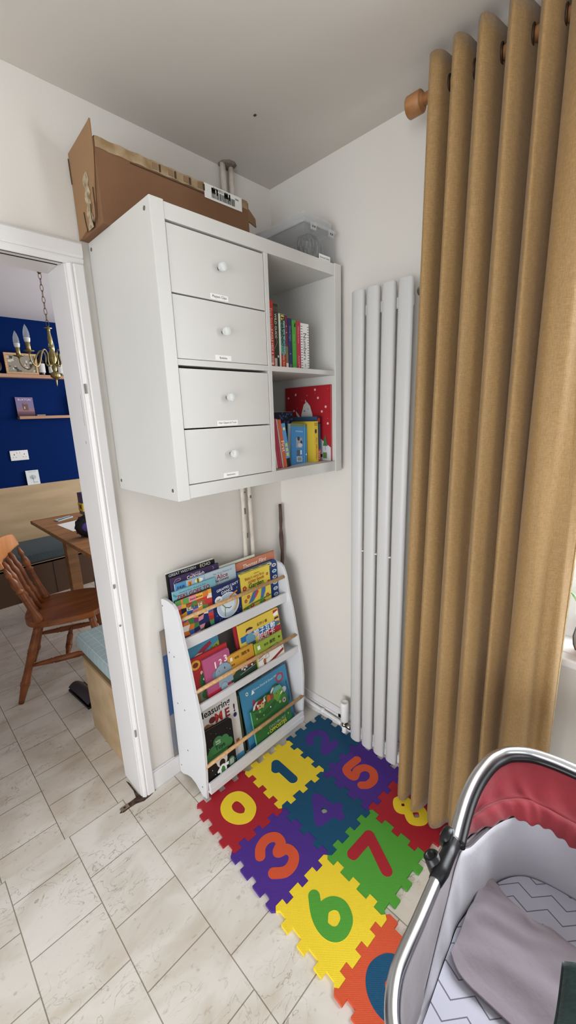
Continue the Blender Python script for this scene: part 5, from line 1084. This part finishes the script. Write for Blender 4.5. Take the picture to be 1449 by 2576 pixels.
# vacuum floor head
t = thing('vacuum_floor_head', 'dark grey vacuum cleaner floor head on the tiles beside the near bench', 'vacuum head', (-.8, .82, 0))
q = MB(); Mv = Matrix.Translation((-.825, .705, 0)) @ Matrix.Rotation(.085, 4, 'Z')
q.grid(lambda u, v: Mv @ Vector((.002+.085*v, .245*u, .012+.045*math.sin(PI*(.15+.85*v))*(.75+.25*math.sin(PI*u)))), 20, 12, mat('dark_plastic_brown', '#3d373b', .45))
q.box(0, .09, 0, .245, .001, .014, BLK, Mv); q.build('head_housing', t)
q = MB(); q.tube([Mv @ Vector((.07, .12, .04)), Mv @ Vector((.10, .12, .05)), Mv @ Vector((.125, .12, .06))], .018, BLK, 12); q.build('neck', t)

# shelves, ornaments
SHF = mat('pale_pine_shelf', '#b98f74', .6, var=('#a87c62', 5, 4), stretch=(.3, 4, 4))
ys = 2.98
def zc_(z): return z  # shelf heights measured at y = 3.05
tag(MB().box(-1.6, .9, ys, 3.079, 1.912, 1.942, SHF).build('wall_shelf', bevel=.002), 'long pale pine shelf high on the navy wall', 'shelf')
tag(MB().box(-.372, .75, 3.0, 3.079, 1.548, 1.574, SHF).build('wall_shelf', bevel=.002), 'short pale pine ledge low on the navy wall', 'shelf')
t = thing('framed_photograph', 'framed vintage street photograph on the high shelf', 'picture', (-.29, 3.02, 1.942))
zz0 = 1.9425; q = MB()
q.box(-.408, -.152, 3.0, 3.018, zz0, zz0+.018, DOWEL); q.box(-.408, -.152, 3.0, 3.018, zz0+.162, zz0+.18, DOWEL); q.box(-.408, -.390, 3.0, 3.018, zz0+.018, zz0+.162, DOWEL); q.box(-.170, -.152, 3.0, 3.018, zz0+.018, zz0+.162, DOWEL); q.build('frame', t, bevel=.001)
q = MB(); q.box(-.39, -.17, 3.008, 3.014, zz0+.018, zz0+.162, ink('#8d8478')); A = Art(q, (-.39, 3.008, zz0+.018), (1, 0, 0), (0, 0, 1), .22, .144); Rp = random.Random(2)
for k in range(26): x = Rp.random()*.9; y = Rp.random()*.85; A.rect(x, y, x+Rp.uniform(.03, .12), y+Rp.uniform(.05, .2), Rp.choice(['#3a352f', '#5e574c', '#b8ae9c', '#20201e', '#cbc4b4']))
q.build('photograph', t)
tag(MB().lathe([(.06, 0), (.062, .004), (.056, .008), (.03, .009)], (-.487, 3.03, 2.012), (0, -1, .1), mat('dark_plate', '#1a1716', .4), 30).build('round_plaque'), 'round dark plaque at the left end of the high shelf', 'plaque')
BOT = mat('dark_bottle_glass', '#0b0c0f', .1, spec=.6)
def bottle(x, y, z, h_, r, label, cap='#26262a', lab_='#c9c6c0'):
    t = thing('bottle', label, 'bottle', (x, y, z), 'dark bottles on the navy wall shelves'); q = MB()
    q.lathe([(r*.95, 0), (r, .004), (r, h_*.58), (r*.8, h_*.66), (r*.36, h_*.76), (r*.34, h_*.94)], (x, y, z), (0, 0, 1), BOT, 22); q.build('glass_body', t)
    MB().lathe([(r*.38, 0), (r*.38, h_*.08)], (x, y, z+h_*.93), (0, 0, 1), ink(cap), 14).build('cap', t)
    q = MB(); q.grid(lambda u, v: (x+(r+.0008)*math.sin((u-.5)*2.0), y-(r+.0008)*math.cos((u-.5)*2.0), z+h_*(.10+.38*v)), 12, 2, ink(lab_)); q.build('label_paper', t)
bottle(-.120, 3.02, 1.9425, .21, .032, 'left dark bottle with a pale label on the high shelf')
bottle(-.040, 3.02, 1.9425, .20, .030, 'middle dark bottle with a pale label on the high shelf, behind the chandelier')
bottle(.040, 3.02, 1.9425, .20, .030, 'right dark bottle on the high shelf, next to the doorway edge')
bottle(.125, 3.035, 1.5745, .25, .034, 'dark bottle with a white cap on the low ledge', '#dcdcdc')
t = thing('souvenir_book', 'mauve souvenir book showing a round stone tower, leaning on the low ledge', 'book', (-.30, 3.05, 1.574))
q = MB(); Ub, Vb = Vector((1, 0, -.02)).normalized(), Vector((.0, .10, 1)).normalized(); Vb = (Vb-Ub*Vb.dot(Ub)).normalized(); ob = Vector((-.372, 3.045, 1.562))
q.prism([[(0, 0), (.142, 0), (.142, .185), (0, .185)]], ob, Ub, Vb, Ub.cross(Vb), -.008, 0, ink('#7a6a8e')); A = Art(q, ob, Ub, Vb, .142, .185, .0006)
A.rect(0, 0, 1, .42, '#6a4650').rect(0, 0, 1, .2, '#4a3038').poly([(0, .42), (.3, .5), (.7, .46), (1, .5), (1, .3), (0, .3)], '#8a6a78').rect(.36, .36, .66, .68, '#6e4a3c').ell(.51, .68, .15, .03, '#8a6450').rect(.42, .42, .48, .54, '#c8b4a8').text('BUXTON', .5, .88, .72, '#e6dcea', .0); q.build('cover', t)
q = MB(); q.box(.002, .140, .002, .183, -.0072, -.0012, PAGES, (lambda M_: (setattr(M_, 'translation', ob), M_)[1])(Matrix((Ub, Vb, Ub.cross(Vb))).transposed().to_4x4())); q.build('pages', t)
tag(MB().box(-.222, -.15, 3.02, 3.06, 1.5745, 1.586, mat('trinket_beige', '#9a8672', .6)).build('small_notebook', bevel=.002), 'small beige notebook lying flat on the low ledge', 'notebook')
t = thing('wall_socket', 'white double wall socket on the navy wall', 'socket', (-.415, 3.08, 1.22))
q = MB(); q.box(-.488, -.341, 3.068, 3.0795, 1.174, 1.266, PLAST); q.build('faceplate', t, bevel=.003)
q = MB()
for x in (-.455, -.374):
    q.box(x-.003, x+.003, 3.0672, 3.068, 1.224, 1.234, INKK); q.box(x-.015, x-.008, 3.0672, 3.068, 1.202, 1.206, INKK); q.box(x+.008, x+.015, 3.0672, 3.068, 1.202, 1.206, INKK)
q.build('pin_hole', t)
q = MB(); q.box(-.432, -.420, 3.065, 3.068, 1.238, 1.252, PLAST); q.box(-.409, -.397, 3.065, 3.068, 1.238, 1.252, PLAST); q.build('switch', t, bevel=.001)
t = thing('greeting_card', 'white card with a line-drawn tree standing on top of the plywood backrest', 'card', (-.34, 3.05, .935))
q = MB(); Uc = Vector((1, 0, 0)); Vc = Vector((0, .06, 1)).normalized(); oc = Vector((-.394, 3.052, .9355)); q.prism([[(0, 0), (.108, 0), (.108, .136), (0, .136)]], oc, Uc, Vc, Uc.cross(Vc), -.0015, 0, ink('#d8dcdc'))
A = Art(q, oc, Uc, Vc, .108, .136, .0005); A.text('thanks to you', .5, .90, .6, '#4a4e52', .0).ell(.5, .52, .26, .16, '#b8bcbe'); Rt_ = random.Random(6)
for k in range(12): a_ = Rt_.random()*6.28; A.stroke([(.5, .42), (.5+.2*math.cos(a_), .52+.13*math.sin(a_))], .0012, '#6a6e72'); A.d -= A.step*.93
A.d += A.step; A.stroke([(.5, .45), (.52, .12)], .002, '#5a5e62').text('tree', .7, .16, .24, '#4a4e52', .0); q.build('card_face', t)
# purple strip behind the jamb: a bag hanging from the table
tag(MB().box(-.432, -.37, 1.49, 1.53, .10, .42, mat('purple_cloth', '#33285c', .8)).build('purple_bag', bevel=.008), 'narrow purple bag beside the table, just visible past the door frame', 'bag')

# chandelier
CX, CY = -.455, 1.575
t = thing('brass_chandelier', 'five-arm antique brass chandelier with clear candle bulbs', 'chandelier', (CX, CY, 2.43))
MB().lathe([(.052, 0), (.050, .006), (.030, .014), (.014, .022), (.006, .034)], (CX, CY, 2.4295), (0, 0, -1), BRASS, 28).build('ceiling_rose', t)
n_links = 9; z = 2.397
q = MB()
for k in range(n_links):
    zc2 = 2.385-k*.0335; a_ = k*PI/2; q.tube([(CX+.0085*math.cos(b)*math.cos(a_), CY+.0085*math.cos(b)*math.sin(a_), zc2+.021*math.sin(b)) for b in [i*PI/8 for i in range(16)]], .0016, mat('chain_dark', '#6a5a3c', .35, 1), 6, closed=True)
q.build('chain', t)
MB().lathe([(.004, 0), (.004, .006), (.022, .010), (.023, .013), (.010, .017), (.009, .03), (.010, .05), (.015, .075), (.014, .095), (.008, .108), (.010, .116), (.020, .120), (.020, .124), (.010, .130), (.012, .140), (.021, .160), (.024, .185), (.021, .205), (.012, .222), (.010, .235), (.016, .240), (.013, .262), (.010, .27), (.018, .275), (.028, .282), (.030, .292), (.028, .304), (.018, .313), (.007, .317), (.006, .330), (.0035, .35), (.001, .365)], (CX, CY, 2.10), (0, 0, -1), BRASS, 26).build('column', t)
BULB = glassy('bulb_glass', '#dfe6ea', .28, .03)
for k in range(5):
    th_ = math.radians(72)+k*2*PI/5; c_, s_ = math.cos(th_), math.sin(th_)
    g = lambda r, z: (CX+r*c_*1.15, CY+r*s_*1.15, z)
    arm = smooth([g(.012, 1.875), g(.030, 1.862), g(.040, 1.885), g(.036, 1.93), g(.055, 1.955), g(.080, 1.93), g(.105, 1.872), g(.135, 1.845), g(.165, 1.87), g(.172, 1.915)], k=4)
    o = MB().tube(arm, .0042, BRASS, 10).build('arm', t)
    MB().lathe([(.006, 0), (.008, .008), (.028, .014), (.030, .017), (.010, .018), (.0125, .02), (.0125, .062), (.011, .064)], g(.172, 1.912), (0, 0, 1), BRASS, 18).build('candle_cup', o)
    MB().lathe([(.012, 0), (.015, .004), (.0175, .022), (.0165, .026)], g(.172, 1.976), (0, 0, 1), PLAST, 18).build('bulb_base', o)
    MB().lathe([(.0165, 0), (.0175, .012), (.0155, .032), (.010, .052), (.004, .066), (.0005, .073)], g(.172, 2.002), (0, 0, 1), BULB, 18).build('bulb', o)
